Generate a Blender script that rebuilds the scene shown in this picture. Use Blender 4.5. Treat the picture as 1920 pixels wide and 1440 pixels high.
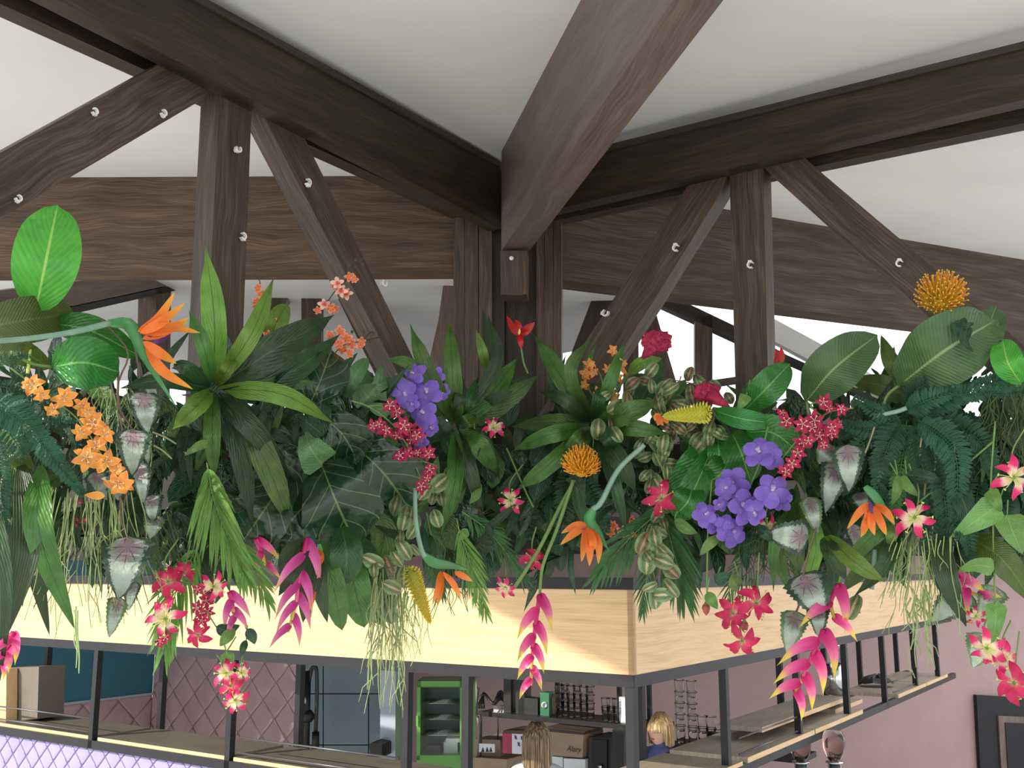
import bpy, math, random
from mathutils import Vector as V, Matrix
random.seed(7)
for o in list(bpy.data.objects): bpy.data.objects.remove(o)
sc = bpy.context.scene
COL = sc.collection
# ---------------------------------------------------------------- camera, world, sun, exposure
F = 1900.0; PITCH = math.atan(350/F); CZ = 2.7
cp, sp = math.cos(PITCH), math.sin(PITCH)
CAM = V((0, 0, CZ))
cd = bpy.data.cameras.new('camera'); cam = bpy.data.objects.new('camera', cd); COL.objects.link(cam)
cd.sensor_width = 36; cd.sensor_fit = 'HORIZONTAL'; cd.lens = 36*F/1920; cd.clip_start = .05; cd.clip_end = 400
cam.location = CAM; cam.rotation_euler = (math.pi/2+PITCH, 0, 0)
sc.camera = cam
w = bpy.data.worlds.new('world'); sc.world = w; w.use_nodes = True
wb = w.node_tree.nodes['Background']; wb.inputs[0].default_value = (.93, .96, 1, 1); wb.inputs[1].default_value = 1.55
sd = bpy.data.lights.new('sun', 'SUN'); sun = bpy.data.objects.new('sun', sd); COL.objects.link(sun)
sd.energy = 4.2; sd.angle = .012; sd.color = (1, .93, .8)
SUNV = V((-.86, -.51, math.tan(math.radians(25))))
sun.rotation_euler = SUNV.to_track_quat('Z', 'Y').to_euler(); sun.location = (-6, -4, 6)
sc.view_settings.view_transform = 'Standard'; sc.view_settings.look = 'None'
sc.view_settings.exposure = .45; sc.view_settings.gamma = 1; sc.view_settings.use_curve_mapping = False

# ---------------------------------------------------------------- pixel rays onto real planes
def ray(px, py):
    u = (px-960)/F; v = (720-py)/F
    return V((u, cp-v*sp, sp+v*cp))
def P(px, py, Y):
    r = ray(px, py); return CAM+r*(Y/r.y)
def at_z(px, py, z):
    r = ray(px, py); return CAM+r*((z-CZ)/r.z)
class Plane:                       # vertical plane through pt along direction d; n points away from the camera
    def __init__(s, pt, d):
        s.o = V((pt[0], pt[1], 0)); s.d = V((d[0], d[1], 0)).normalized()
        s.n = V((-s.d.y, s.d.x, 0))
        if s.n.dot(s.o) < 0: s.n = -s.n
    def off(s, k): return Plane(s.o+s.n*k, s.d)
    def at(s, px, py):
        r = ray(px, py); return CAM+r*(s.n.dot(s.o-CAM)/s.n.dot(r))
    def s(s_, p): return s_.d.dot(V((p[0], p[1], 0))-s_.o)
    def pt(s_, a, z, k=0): return V((s_.o.x, s_.o.y, 0))+s_.d*a+s_.n*k+V((0, 0, z))
AZ = math.radians(33.5)
UR = V((math.sin(AZ), math.cos(AZ), 0)); UL = V((-math.cos(AZ), math.sin(AZ), 0))
def gy(px, Y): return V(((px-960)/F*1.0, 0, 0))
HUB = P(938, 1070, 4.8)
TL = Plane(HUB, UR); TR = Plane(HUB, -UL)
def TD(px):
    a = TL.at(px, 900).y if px < 950 else TR.at(px, 900).y
    return a

# ---------------------------------------------------------------- materials
def newmat(name):
    m = bpy.data.materials.new(name); m.use_nodes = True
    nt = m.node_tree; b = nt.nodes['Principled BSDF']
    return m, nt, b
def N(nt, t, **k):
    n = nt.nodes.new(t)
    for a, v in k.items(): setattr(n, a, v)
    return n
def ramp(nt, fac, stops):
    r = N(nt, 'ShaderNodeValToRGB'); e = r.color_ramp.elements
    while len(e) < len(stops): e.new(.5)
    for i, (p, c) in enumerate(stops): e[i].position = p; e[i].color = (*c, 1)
    nt.links.new(fac, r.inputs[0]); return r.outputs[0]
def noise(nt, vec, scale, detail=3, rough=.55, dist=0):
    n = N(nt, 'ShaderNodeTexNoise'); n.inputs['Scale'].default_value = scale; n.inputs['Detail'].default_value = detail
    n.inputs['Roughness'].default_value = rough; n.inputs['Distortion'].default_value = dist
    if vec is not None: nt.links.new(vec, n.inputs['Vector'])
    return n.outputs['Fac']
def mapping(nt, src, scale, loc=(0, 0, 0)):
    m = N(nt, 'ShaderNodeMapping'); m.inputs['Scale'].default_value = scale; m.inputs['Location'].default_value = loc
    nt.links.new(src, m.inputs['Vector']); return m.outputs[0]
def math_(nt, op, a, b=None, clamp=False):
    n = N(nt, 'ShaderNodeMath', operation=op, use_clamp=clamp)
    for i, x in enumerate((a, b)):
        if x is None: continue
        if isinstance(x, (int, float)): n.inputs[i].default_value = x
        else: nt.links.new(x, n.inputs[i])
    return n.outputs[0]
def mixc(nt, f, a, b, mode='MIX'):
    n = N(nt, 'ShaderNodeMix', data_type='RGBA', blend_type=mode)
    for s, x in ((0, f), (6, a), (7, b)):
        if isinstance(x, (int, float)): n.inputs[s].default_value = x
        elif isinstance(x, tuple): n.inputs[s].default_value = (*x, 1)
        else: nt.links.new(x, n.inputs[s])
    return n.outputs[2]
def smooth(nt, x, a, b, lo=0., hi=1.):
    n = N(nt, 'ShaderNodeMapRange', interpolation_type='SMOOTHSTEP'); nt.links.new(x, n.inputs[0])
    n.inputs[1].default_value = a; n.inputs[2].default_value = b; n.inputs[3].default_value = lo; n.inputs[4].default_value = hi
    return n.outputs[0]
def bump(nt, b, h, s=.3, d=.004):
    n = N(nt, 'ShaderNodeBump'); n.inputs['Strength'].default_value = s; n.inputs['Distance'].default_value = d
    nt.links.new(h, n.inputs['Height']); nt.links.new(n.outputs[0], b.inputs['Normal'])
def plain(name, c, rough=.5, metal=0, var=.12, scale=20, **kw):
    m, nt, b = newmat(name)
    tc = N(nt, 'ShaderNodeTexCoord').outputs['Object']
    n = noise(nt, tc, scale)
    lo = tuple(x*(1-var) for x in c); hi = tuple(min(1, x*(1+var)) for x in c)
    nt.links.new(ramp(nt, n, [(.3, lo), (.7, hi)]), b.inputs['Base Color'])
    b.inputs['Roughness'].default_value = rough; b.inputs['Metallic'].default_value = metal
    for k, v in kw.items(): b.inputs[k.replace('_', ' ')].default_value = v
    return m
def woodmat(name, dark, mid, light, rough=.5, gs=9, knots=True, wobble=.12):
    m, nt, b = newmat(name)
    uv = N(nt, 'ShaderNodeTexCoord').outputs['UV']
    wob = noise(nt, mapping(nt, uv, (1.6, 2.2, 1)), 1.3, 2)
    add = N(nt, 'ShaderNodeVectorMath', operation='ADD'); cx = N(nt, 'ShaderNodeCombineXYZ')
    nt.links.new(math_(nt, 'MULTIPLY', wob, wobble), cx.inputs[1]); nt.links.new(uv, add.inputs[0]); nt.links.new(cx.outputs[0], add.inputs[1])
    g = noise(nt, mapping(nt, add.outputs[0], (1.1, gs*3.2, 1)), 4, 6, .62)
    g2 = noise(nt, mapping(nt, add.outputs[0], (.9, gs*.7, 1), (3, 5, 0)), 2.2, 3)
    f = math_(nt, 'ADD', math_(nt, 'MULTIPLY', g, .6), math_(nt, 'MULTIPLY', g2, .4))
    c = ramp(nt, f, [(.33, dark), (.5, mid), (.68, light)])
    if knots:
        vo = N(nt, 'ShaderNodeTexVoronoi'); vo.inputs['Scale'].default_value = 2.2
        nt.links.new(mapping(nt, uv, (1, 3.1, 1)), vo.inputs['Vector'])
        k = smooth(nt, vo.outputs['Distance'], .04, .13, .55, 1)
        c = mixc(nt, 1.0, c, mixc(nt, k, tuple(x*.4 for x in dark), (1, 1, 1)), 'MULTIPLY') if False else mixc(nt, k, tuple(x*.75 for x in dark), c)
    nt.links.new(c, b.inputs['Base Color']); b.inputs['Roughness'].default_value = rough
    b.inputs['Specular IOR Level'].default_value = .35
    bump(nt, b, g, .25, .002)
    return m
M = {}
M['timber'] = woodmat('timber', (.020, .013, .009), (.058, .038, .026), (.14, .096, .064), .5, 13, True, .07)
M['timber_dark'] = woodmat('timber_dark', (.012, .008, .006), (.030, .021, .015), (.060, .043, .031), .5, 12)
M['timber_warm'] = woodmat('timber_warm', (.032, .018, .010), (.090, .054, .032), (.20, .125, .075), .5, 12)
M['timber_beam'] = woodmat('timber_beam', (.085, .058, .046), (.135, .095, .078), (.19, .145, .125), .42, 10, False)
M['oak'] = woodmat('oak', (.50, .30, .14), (.68, .45, .235), (.76, .54, .31), .42, 22, False, .035)
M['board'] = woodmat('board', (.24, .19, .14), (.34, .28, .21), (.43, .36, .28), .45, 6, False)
M['batten'] = woodmat('batten', (.02, .016, .012), (.04, .032, .024), (.06, .05, .04), .6)
M['steel'] = plain('steel', (.022, .0215, .024), .45, .3, .1)
M['steel'].node_tree.nodes['Principled BSDF'].inputs['Specular IOR Level'].default_value = .25
M['card_shaded'] = plain('card_shaded', (.15, .125, .10), .75, 0, .1, 6)  # card brown with the left carton's shadow put into the colour
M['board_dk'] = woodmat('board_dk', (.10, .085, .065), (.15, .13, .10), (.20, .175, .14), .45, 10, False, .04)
M['steel_light'] = plain('steel_light', (.10, .095, .105), .33, .4, .1)
M['black'] = plain('black', (.008, .008, .009), .45)
M['white_plastic'] = plain('white_plastic', (.75, .75, .72), .4)
M['pink_wall'] = plain('pink_wall', (.345, .225, .215), .55, 0, .06, 3)
M['teal_wall'] = plain('teal_wall', (.035, .155, .22), .5, 0, .05, 3)
M['grey_blue'] = plain('grey_blue', (.15, .21, .25), .35, 0, .06, 3)
M['pale_blue'] = plain('pale_blue', (.42, .47, .55), .4, 0, .05, 3)
M['pink_tile'] = plain('pink_tile', (.50, .34, .36), .10, 0, .1, 4)
M['lilac_tile'] = plain('lilac_tile', (.30, .26, .52), .10, 0, .1, 4)
M['grout'] = plain('grout', (.30, .235, .235), .8)
M['fridge'] = plain('fridge', (.13, .38, .07), .35, 0, .06, 3)
M['chrome'] = plain('chrome', (.6, .62, .64), .18, .95)
M['card'] = plain('card', (.30, .22, .15), .75, 0, .1, 6)
M['card_white'] = plain('card_white', (.62, .66, .70), .6, 0, .05, 6)
M['card_red'] = plain('card_red', (.35, .03, .07), .5)
M['dark_backdrop'] = plain('dark_backdrop', (.028, .022, .019), .7, 0, .2, 3)
M['concrete'] = plain('concrete', (.58, .575, .57), .6, 0, .08, 2)
M['cable'] = plain('cable', (.02, .02, .02), .5)
M['grey_cable'] = plain('grey_cable', (.22, .21, .2), .5)
M['green_tin'] = plain('green_tin', (.02, .14, .06), .4)
M['skin'] = plain('skin', (.62, .36, .27), .5, 0, .05, 9)
M['lips'] = plain('lips', (.45, .12, .11), .45)
M['eye'] = plain('eye', (.03, .02, .02), .2)
M['shirt_white'] = plain('shirt_white', (.55, .56, .6), .8)
M['shirt_blue'] = plain('shirt_blue', (.08, .10, .25), .8)
M['trousers'] = plain('trousers', (.03, .035, .05), .8)
def hairmat(name, a, b_, c_):
    m, nt, b = newmat(name)
    tc = N(nt, 'ShaderNodeTexCoord').outputs['Object']
    n = noise(nt, mapping(nt, tc, (60, 60, 3)), 1.5, 4)
    nt.links.new(ramp(nt, n, [(.32, a), (.5, b_), (.68, c_)]), b.inputs['Base Color']); b.inputs['Roughness'].default_value = .42
    bump(nt, b, n, .6, .006); return m
M['hair_long'] = hairmat('hair_long', (.06, .035, .02), (.19, .12, .065), (.46, .34, .21))
M['hair_blond'] = hairmat('hair_blond', (.18, .10, .04), (.42, .27, .12), (.72, .52, .28))
# glass
def glassmat(name, c, a=.35):
    m, nt, b = newmat(name); b.inputs['Base Color'].default_value = (*c, 1); b.inputs['Roughness'].default_value = .04
    b.inputs['Transmission Weight'].default_value = 1; b.inputs['IOR'].default_value = 1.3; return m
M['glass'] = glassmat('glass', (.95, .97, .97))
M['glass_brown'] = glassmat('glass_brown', (.6, .45, .4))
# ceiling membrane
def ceilmat():
    m, nt, b = newmat('ceiling_panel')
    tc = N(nt, 'ShaderNodeTexCoord').outputs['Object']
    n = noise(nt, mapping(nt, tc, (.5, 1.1, 1)), 1.2, 3, .5, .6)
    nt.links.new(ramp(nt, n, [(.3, (.72, .72, .705)), (.7, (.82, .815, .80))]), b.inputs['Base Color'])
    b.inputs['Roughness'].default_value = .55; b.inputs['Specular IOR Level'].default_value = .25; bump(nt, b, n, .2, .02)
    return m
M['ceiling'] = ceilmat()

# leaves: UV u across (0..1), v along (0 base .. 1 tip)
def leafmat(name, base, dark, vein, kind='plain', rough=.38, trans=.22, veinw=.03):
    m, nt, b = newmat(name)
    uv = N(nt, 'ShaderNodeTexCoord').outputs['UV']; oi = N(nt, 'ShaderNodeObjectInfo').outputs['Random']
    sx = N(nt, 'ShaderNodeSeparateXYZ'); nt.links.new(uv, sx.inputs[0]); u, v = sx.outputs[0], sx.outputs[1]
    au = math_(nt, 'ABSOLUTE', math_(nt, 'SUBTRACT', u, .5))           # 0 .. .5
    ob = N(nt, 'ShaderNodeTexCoord').outputs['Object']
    n = noise(nt, ob, 14, 4)
    c = ramp(nt, n, [(.3, dark), (.7, base)])
    h = None
    if kind in ('plain', 'banana', 'fig'):
        c = mixc(nt, smooth(nt, au, veinw, veinw*.35), c, vein)
        # side veins: diagonal stripes
        sv = math_(nt, 'SUBTRACT', math_(nt, 'MULTIPLY', v, {'plain': 13, 'banana': 34, 'fig': 5}[kind]), math_(nt, 'MULTIPLY', au, {'plain': 9, 'banana': 10, 'fig': 3.2}[kind]))
        fr = math_(nt, 'ABSOLUTE', math_(nt, 'SUBTRACT', math_(nt, 'FRACT', sv), .5))
        if kind == 'fig': c = mixc(nt, math_(nt, 'MULTIPLY', smooth(nt, fr, .05, .02), .8), c, vein)
        else: c = mixc(nt, math_(nt, 'MULTIPLY', smooth(nt, fr, .25, .0), .28), c, mixc(nt, .5, vein, dark))
        h = fr
    elif kind == 'begonia':
        wv = noise(nt, mapping(nt, uv, (9, 9, 1)), 2.2, 4, .7)
        e = math_(nt, 'ADD', au, math_(nt, 'MULTIPLY', math_(nt, 'SUBTRACT', wv, .5), .42))
        sil = ramp(nt, n, [(.3, (.30, .40, .31)), (.7, (.47, .57, .47))])
        c = mixc(nt, smooth(nt, e, .30, .37), sil, dark)
        # star of dark purple veins from the base
        dv = math_(nt, 'SUBTRACT', v, .12)
        ang = math_(nt, 'ARCTAN2', math_(nt, 'SUBTRACT', u, .5), dv)
        st = math_(nt, 'ABSOLUTE', math_(nt, 'SINE', math_(nt, 'MULTIPLY', ang, 4.5)))
        rad = math_(nt, 'SQRT', math_(nt, 'ADD', math_(nt, 'MULTIPLY', dv, dv), math_(nt, 'MULTIPLY', au, au)))
        near = smooth(nt, math_(nt, 'ADD', rad, math_(nt, 'MULTIPLY', math_(nt, 'SUBTRACT', wv, .5), .5)), .40, .10)
        c = mixc(nt, math_(nt, 'MULTIPLY', near, .6), c, vein)
        c = mixc(nt, math_(nt, 'MULTIPLY', smooth(nt, st, .22, .05), smooth(nt, rad, .42, .2)), c, (.07, .02, .05))
        h = wv
    elif kind == 'calathea':
        wv = noise(nt, mapping(nt, uv, (7, 14, 1)), 2.2, 3, .7)
        e = math_(nt, 'ADD', au, math_(nt, 'MULTIPLY', math_(nt, 'SUBTRACT', wv, .5), .34))
        c = mixc(nt, smooth(nt, e, .26, .36), dark, base)
        c = mixc(nt, smooth(nt, e, .10, .05), c, vein)
        h = wv
    elif kind == 'stripe':
        wv = N(nt, 'ShaderNodeTexWave', bands_direction='X'); wv.inputs['Scale'].default_value = 3.2; wv.inputs['Distortion'].default_value = .6
        nt.links.new(uv, wv.inputs['Vector'])
        c = mixc(nt, math_(nt, 'MULTIPLY', wv.outputs['Fac'], .45), c, vein); h = wv.outputs['Fac']
    hs = N(nt, 'ShaderNodeHueSaturation'); nt.links.new(c, hs.inputs['Color'])
    nt.links.new(math_(nt, 'ADD', math_(nt, 'MULTIPLY', oi, .5), .78), hs.inputs['Value'])
    nt.links.new(math_(nt, 'ADD', math_(nt, 'MULTIPLY', oi, .03), .485), hs.inputs['Hue'])
    c = hs.outputs[0]
    nt.links.new(c, b.inputs['Base Color']); b.inputs['Roughness'].default_value = rough
    b.inputs['Specular IOR Level'].default_value = .55
    wide = noise(nt, mapping(nt, uv, (2.2, 3.5, 1)), 1.6, 2)
    hh = math_(nt, 'MULTIPLY', wide, 5.0)
    if h is not None: hh = math_(nt, 'ADD', hh, h)
    bump(nt, b, hh, .5, .004)
    tr = N(nt, 'ShaderNodeBsdfTranslucent'); nt.links.new(c, tr.inputs[0])
    mx = N(nt, 'ShaderNodeMixShader'); mx.inputs[0].default_value = trans
    nt.links.new(b.outputs[0], mx.inputs[1]); nt.links.new(tr.outputs[0], mx.inputs[2])
    nt.links.new(mx.outputs[0], nt.nodes['Material Output'].inputs[0])
    return m
def petalmat(name, stops, edge=None, speck=None, rough=.5, trans=.3):
    m, nt, b = newmat(name)
    uv = N(nt, 'ShaderNodeTexCoord').outputs['UV']; oi = N(nt, 'ShaderNodeObjectInfo').outputs['Random']
    sx = N(nt, 'ShaderNodeSeparateXYZ'); nt.links.new(uv, sx.inputs[0]); u, v = sx.outputs[0], sx.outputs[1]
    wob = noise(nt, mapping(nt, uv, (7, 1.5, 1)), 2, 3)
    c = ramp(nt, math_(nt, 'ADD', v, math_(nt, 'MULTIPLY', math_(nt, 'SUBTRACT', wob, .5), .25)), stops)
    au = math_(nt, 'ABSOLUTE', math_(nt, 'SUBTRACT', u, .5))
    if edge: c = mixc(nt, smooth(nt, au, .3, .5, 0, .8), c, edge)
    if speck:
        n = noise(nt, mapping(nt, uv, (9, 12, 1)), 2.5, 2, .6)
        c = mixc(nt, smooth(nt, n, .54, .62, 0, .75), c, speck)
    hs = N(nt, 'ShaderNodeHueSaturation'); nt.links.new(c, hs.inputs['Color'])
    nt.links.new(math_(nt, 'ADD', math_(nt, 'MULTIPLY', oi, .3), .85), hs.inputs['Value'])
    c = hs.outputs[0]
    nt.links.new(c, b.inputs['Base Color']); b.inputs['Roughness'].default_value = rough
    tr = N(nt, 'ShaderNodeBsdfTranslucent'); nt.links.new(c, tr.inputs[0])
    mx = N(nt, 'ShaderNodeMixShader'); mx.inputs[0].default_value = trans
    nt.links.new(b.outputs[0], mx.inputs[1]); nt.links.new(tr.outputs[0], mx.inputs[2])
    nt.links.new(mx.outputs[0], nt.nodes['Material Output'].inputs[0])
    return m
M['strap'] = leafmat('strap', (.085, .195, .032), (.032, .095, .016), (.035, .075, .02))
M['strap_lt'] = leafmat('strap_lt', (.19, .34, .05), (.11, .23, .035), (.06, .11, .02), trans=.3)
M['strap_dk'] = leafmat('strap_dk', (.030, .088, .022), (.012, .042, .012), (.05, .13, .04))
M['bright'] = leafmat('bright', (.10, .42, .04), (.05, .27, .03), (.34, .55, .12), trans=.34, rough=.28)
M['glossy'] = leafmat('glossy', (.025, .21, .025), (.014, .125, .018), (.16, .42, .10), trans=.2, rough=.25)
M['olive'] = leafmat('olive', (.085, .13, .02), (.045, .085, .012), (.13, .17, .04), 'banana')
M['banana'] = leafmat('banana', (.06, .135, .035), (.028, .08, .024), (.22, .32, .12), 'banana', trans=.2)
M['fig'] = leafmat('fig', (.014, .060, .024), (.006, .030, .014), (.13, .22, .07), 'fig', .24, .08, .02)
M['pale'] = leafmat('pale', (.12, .27, .10), (.08, .20, .08), (.20, .34, .14))
M['climber'] = leafmat('climber', (.20, .38, .10), (.12, .27, .065), (.26, .42, .14), trans=.3)
M['climber_dk'] = leafmat('climber_dk', (.022, .085, .034), (.010, .045, .02), (.08, .17, .07))
M['stripe'] = leafmat('stripe', (.030, .065, .022), (.014, .035, .013), (.09, .13, .05), 'stripe')
M['begonia'] = leafmat('begonia', (.5, .6, .5), (.045, .085, .055), (.36, .12, .26), 'begonia', .4, .15)
M['begonia_lt'] = leafmat('begonia_lt', (.5, .6, .4), (.14, .24, .10), (.30, .10, .12), 'begonia', .4, .15)
M['calathea'] = leafmat('calathea', (.22, .31, .14), (.12, .19, .075), (.55, .44, .25), 'calathea')
M['calathea_red'] = leafmat('calathea_red', (.22, .27, .12), (.11, .11, .05), (.48, .20, .14), 'calathea')
M['fern'] = leafmat('fern', (.022, .115, .048), (.010, .062, .028), (.04, .15, .07), 'none')
M['fern_lt'] = leafmat('fern_lt', (.07, .20, .04), (.04, .13, .03), (.1, .2, .1), 'none')
M['palm'] = leafmat('palm', (.20, .38, .075), (.11, .26, .045), (.3, .5, .1), 'none', .4, .3)
M['palm_dk'] = leafmat('palm_dk', (.06, .19, .05), (.035, .12, .03), (.3, .5, .1), 'none', .4, .25)
M['string'] = leafmat('string', (.40, .50, .20), (.24, .34, .12), (.3, .5, .1), 'none', .5, .2)
M['grass'] = leafmat('grass', (.07, .13, .03), (.03, .07, .015), (.3, .5, .1), 'none', .5, .2)
M['stem'] = plain('stem', (.14, .25, .06), .5)
M['stem_pale'] = plain('stem_pale', (.20, .34, .24), .5)
M['stem_dark'] = plain('stem_dark', (.035, .05, .02), .6)
M['vine'] = plain('vine', (.16, .10, .07), .6)
M['root'] = plain('root', (.28, .27, .13), .6)
M['spathe'] = plain('spathe', (.06, .24, .075), .4, 0, .2, 9)
M['yellowgreen'] = plain('yellowgreen', (.62, .72, .16), .5)
M['stamen'] = plain('stamen', (.85, .80, .60), .5)
M['purple_d'] = plain('purple_d', (.10, .02, .16), .5)
M['bud_red'] = plain('bud_red', (.30, .06, .04), .5)
M['gloriosa'] = petalmat('gloriosa', [(.0, (.72, .74, .22)), (.32, (.85, .66, .50)), (.5, (.78, .03, .16)), (1, (.55, .01, .10))])
M['gloriosa_red'] = petalmat('gloriosa_red', [(.0, (.80, .62, .45)), (.22, (.75, .10, .2)), (.45, (.62, .015, .10)), (1, (.42, .01, .06))])
M['crimson'] = petalmat('crimson', [(.0, (.50, .03, .08)), (.5, (.48, .012, .075)), (1, (.40, .008, .07))])
M['lily'] = petalmat('lily', [(.0, (.85, .50, .12)), (.5, (.88, .37, .06)), (1, (.80, .25, .035))], edge=(.9, .52, .15), speck=(.52, .11, .02))
M['orange_s'] = petalmat('orange_s', [(.0, (.9, .42, .08)), (1, (.85, .25, .04))])
M['coral'] = petalmat('coral', [(.0, (.62, .07, .03)), (.6, (.78, .17, .08)), (1, (.85, .40, .24))], edge=(.9, .45, .28))
M['coral_pale'] = petalmat('coral_pale', [(.0, (.75, .22, .14)), (.5, (.85, .45, .36)), (1, (.88, .62, .55))])
M['vanda'] = petalmat('vanda', [(.0, (.40, .25, .68)), (.5, (.17, .09, .50)), (1, (.23, .12, .56))], speck=(.34, .24, .68))
M['vanda_lip'] = petalmat('vanda_lip', [(.0, (.75, .6, .85)), (1, (.10, .03, .30))])
M['bird'] = petalmat('bird', [(.0, (.85, .17, .025)), (.6, (.88, .22, .03)), (1, (.90, .47, .06))], rough=.45)
M['heli'] = petalmat('heli', [(.0, (.62, .02, .17)), (.35, (.78, .08, .30)), (.58, (.82, .20, .34)), (.72, (.85, .62, .10)), (1, (.62, .62, .10))], rough=.4)
M['heli_mauve'] = petalmat('heli_mauve', [(.0, (.55, .04, .25)), (.5, (.66, .12, .36)), (.78, (.72, .3, .3)), (1, (.5, .5, .12))], rough=.4)
M['pin'] = petalmat('pin', [(.0, (.9, .75, .06)), (.75, (.92, .58, .04)), (1, (.85, .22, .03))])
M['pin_or'] = petalmat('pin_or', [(.0, (.8, .5, .03)), (.7, (.92, .50, .04)), (1, (.9, .38, .03))])
M['ginger'] = petalmat('ginger', [(.0, (.60, .58, .04)), (.6, (.78, .74, .09)), (1, (.90, .85, .25))])
M['ginger_or'] = petalmat('ginger_or', [(.0, (.35, .38, .03)), (.6, (.62, .48, .04)), (1, (.80, .55, .08))])
M['celosia'] = plain('celosia', (.34, .012, .05), .7, 0, .45, 60)
M['red_spathe'] = petalmat('red_spathe', [(.0, (.40, .01, .01)), (1, (.50, .02, .01))], rough=.25)
# ---------------------------------------------------------------- mesh helpers
class MB:
    def __init__(s): s.v = []; s.f = []; s.uv = []; s.mi = []
    def add(s, vs, fs, uvs=None, mi=0):
        k = len(s.v); s.v += [tuple(p) for p in vs]
        s.uv += uvs if uvs else [(0, 0)]*len(vs)
        s.f += [tuple(i+k for i in f) for f in fs]; s.mi += [mi]*len(fs)
    def grid(s, rows, uvs=None, mi=0, wrap=False):
        nr, nc = len(rows), len(rows[0]); fs = []
        for i in range(nr-1):
            for j in range(nc if wrap else nc-1):
                a = i*nc+j; b_ = i*nc+(j+1) % nc; fs.append((a, b_, b_+nc, a+nc))
        if uvs is None: uvs = [(j/(nc-1), i/(nr-1)) for i in range(nr) for j in range(nc)]
        s.add([p for r in rows for p in r], fs, uvs, mi)
    def tube(s, pts, r0, r1=None, n=6, mi=0, cap=True):
        if r1 is None: r1 = r0
        pts = [V(p) for p in pts]; m = len(pts); rows = []; a = None
        for i, p in enumerate(pts):
            t = (pts[min(i+1, m-1)]-pts[max(i-1, 0)]).normalized()
            if a is None: a = t.cross(V((0, 0, 1)) if abs(t.z) < .9 else V((1, 0, 0)))
            a = (a-t*a.dot(t)).normalized(); b_ = t.cross(a)
            r = r0+(r1-r0)*i/(m-1)
            rows.append([p+a*r*math.cos(6.2832*j/n)+b_*r*math.sin(6.2832*j/n) for j in range(n)])
        k = len(s.v); s.grid(rows, [(.5, i/(m-1)) for i in range(m) for j in range(n)], mi, True)
        if cap:
            s.f += [tuple(k+j for j in range(n))[::-1], tuple(k+(m-1)*n+j for j in range(n))]; s.mi += [mi, mi]
    def lathe(s, prof, o=(0, 0, 0), n=12, mi=0, axis=None):
        o = V(o); q = V((0, 0, 1)).rotation_difference(V(axis).normalized()) if axis is not None else None
        rows = []
        for r, z in prof:
            row = []
            for j in range(n):
                p = V((r*math.cos(6.2832*j/n), r*math.sin(6.2832*j/n), z))
                row.append(o+(q @ p if q else p))
            rows.append(row)
        s.grid(rows, [(j/n, i/max(1, len(prof)-1)) for i in range(len(prof)) for j in range(n)], mi, True)
    def ball(s, c, r, n=8, mi=0, sq=(1, 1, 1)):
        c = V(c); rows = []
        for i in range(n//2+1):
            t = math.pi*i/(n//2)
            rows.append([c+V((r*sq[0]*math.sin(t)*math.cos(6.2832*j/n), r*sq[1]*math.sin(t)*math.sin(6.2832*j/n), r*sq[2]*math.cos(t))) for j in range(n)])
        s.grid(rows, [(j/n, i/(n//2)) for i in range(n//2+1) for j in range(n)], mi, True)
    def prism(s, face, ext, ldir=None, mi=0):
        n = len(face); face = [V(p) for p in face]
        if ldir is None:
            e = max(((face[(i+1) % n]-face[i]) for i in range(n)), key=lambda x: x.length); ldir = e
        ldir = V(ldir).normalized(); ext = V(ext)
        nn = V((0, 0, 0))
        for i in range(n): nn += face[i].cross(face[(i+1) % n])
        if nn.dot(ext) > 0: face = face[::-1]
        back = [p+ext for p in face]
        polys = [face, back[::-1]]+[[face[(i+1) % n], face[i], back[i], back[(i+1) % n]] for i in range(n)]
        so = random.random()*20
        for pl in polys:
            e1 = pl[1]-pl[0]; e2 = pl[-1]-pl[0]; nn = e1.cross(e2)
            if nn.length < 1e-9: nn = V((0, 0, 1))
            o2 = nn.normalized().cross(ldir)
            if o2.length < .3: L, o2 = e1.normalized(), nn.normalized().cross(e1.normalized())
            else: L = ldir
            o2.normalize()
            s.add(pl, [tuple(range(len(pl)))], [(p.dot(L)+so, p.dot(o2)+so) for p in pl], mi)
    def box(s, o, dx, dy, dz, mi=0, ldir=None):   # corner + three edge vectors
        o, dx, dy, dz = V(o), V(dx), V(dy), V(dz)
        s.prism([o, o+dx, o+dx+dz, o+dz], dy, ldir, mi)
    def mesh(s, name, mats, smooth_=True, org=(0, 0, 0)):
        me = bpy.data.meshes.new(name); o = V(org)
        me.from_pydata([(x-o.x, y-o.y, z-o.z) for x, y, z in s.v], [], s.f)
        for m in (mats if isinstance(mats, (list, tuple)) else [mats]): me.materials.append(m)
        ul = me.uv_layers.new(name='UVMap'); vi = [0]*len(me.loops); me.loops.foreach_get('vertex_index', vi)
        fl = []
        for i in vi: fl += s.uv[i]
        ul.data.foreach_set('uv', fl)
        me.polygons.foreach_set('material_index', s.mi); me.polygons.foreach_set('use_smooth', [smooth_]*len(me.polygons))
        me.update(); return me
def link(name, data, parent=None, mat=None):
    o = bpy.data.objects.new(name, data); COL.objects.link(o)
    if parent is not None: o.parent = parent
    if mat is not None: o.matrix_local = mat
    return o
def tag(o, label=None, cat=None, group=None, kind=None):
    if label: o['label'] = label
    if cat: o['category'] = cat
    if group: o['group'] = group
    if kind: o['kind'] = kind
    return o
def root(name, loc, label, cat, group=None):
    o = bpy.data.objects.new(name, None); COL.objects.link(o); o.location = loc; o.empty_display_size = .05
    return tag(o, label, cat, group)
def wloc(o):
    l = V(o.location)
    while o.parent is not None: o = o.parent; l = l+V(o.location)
    return l
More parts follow.
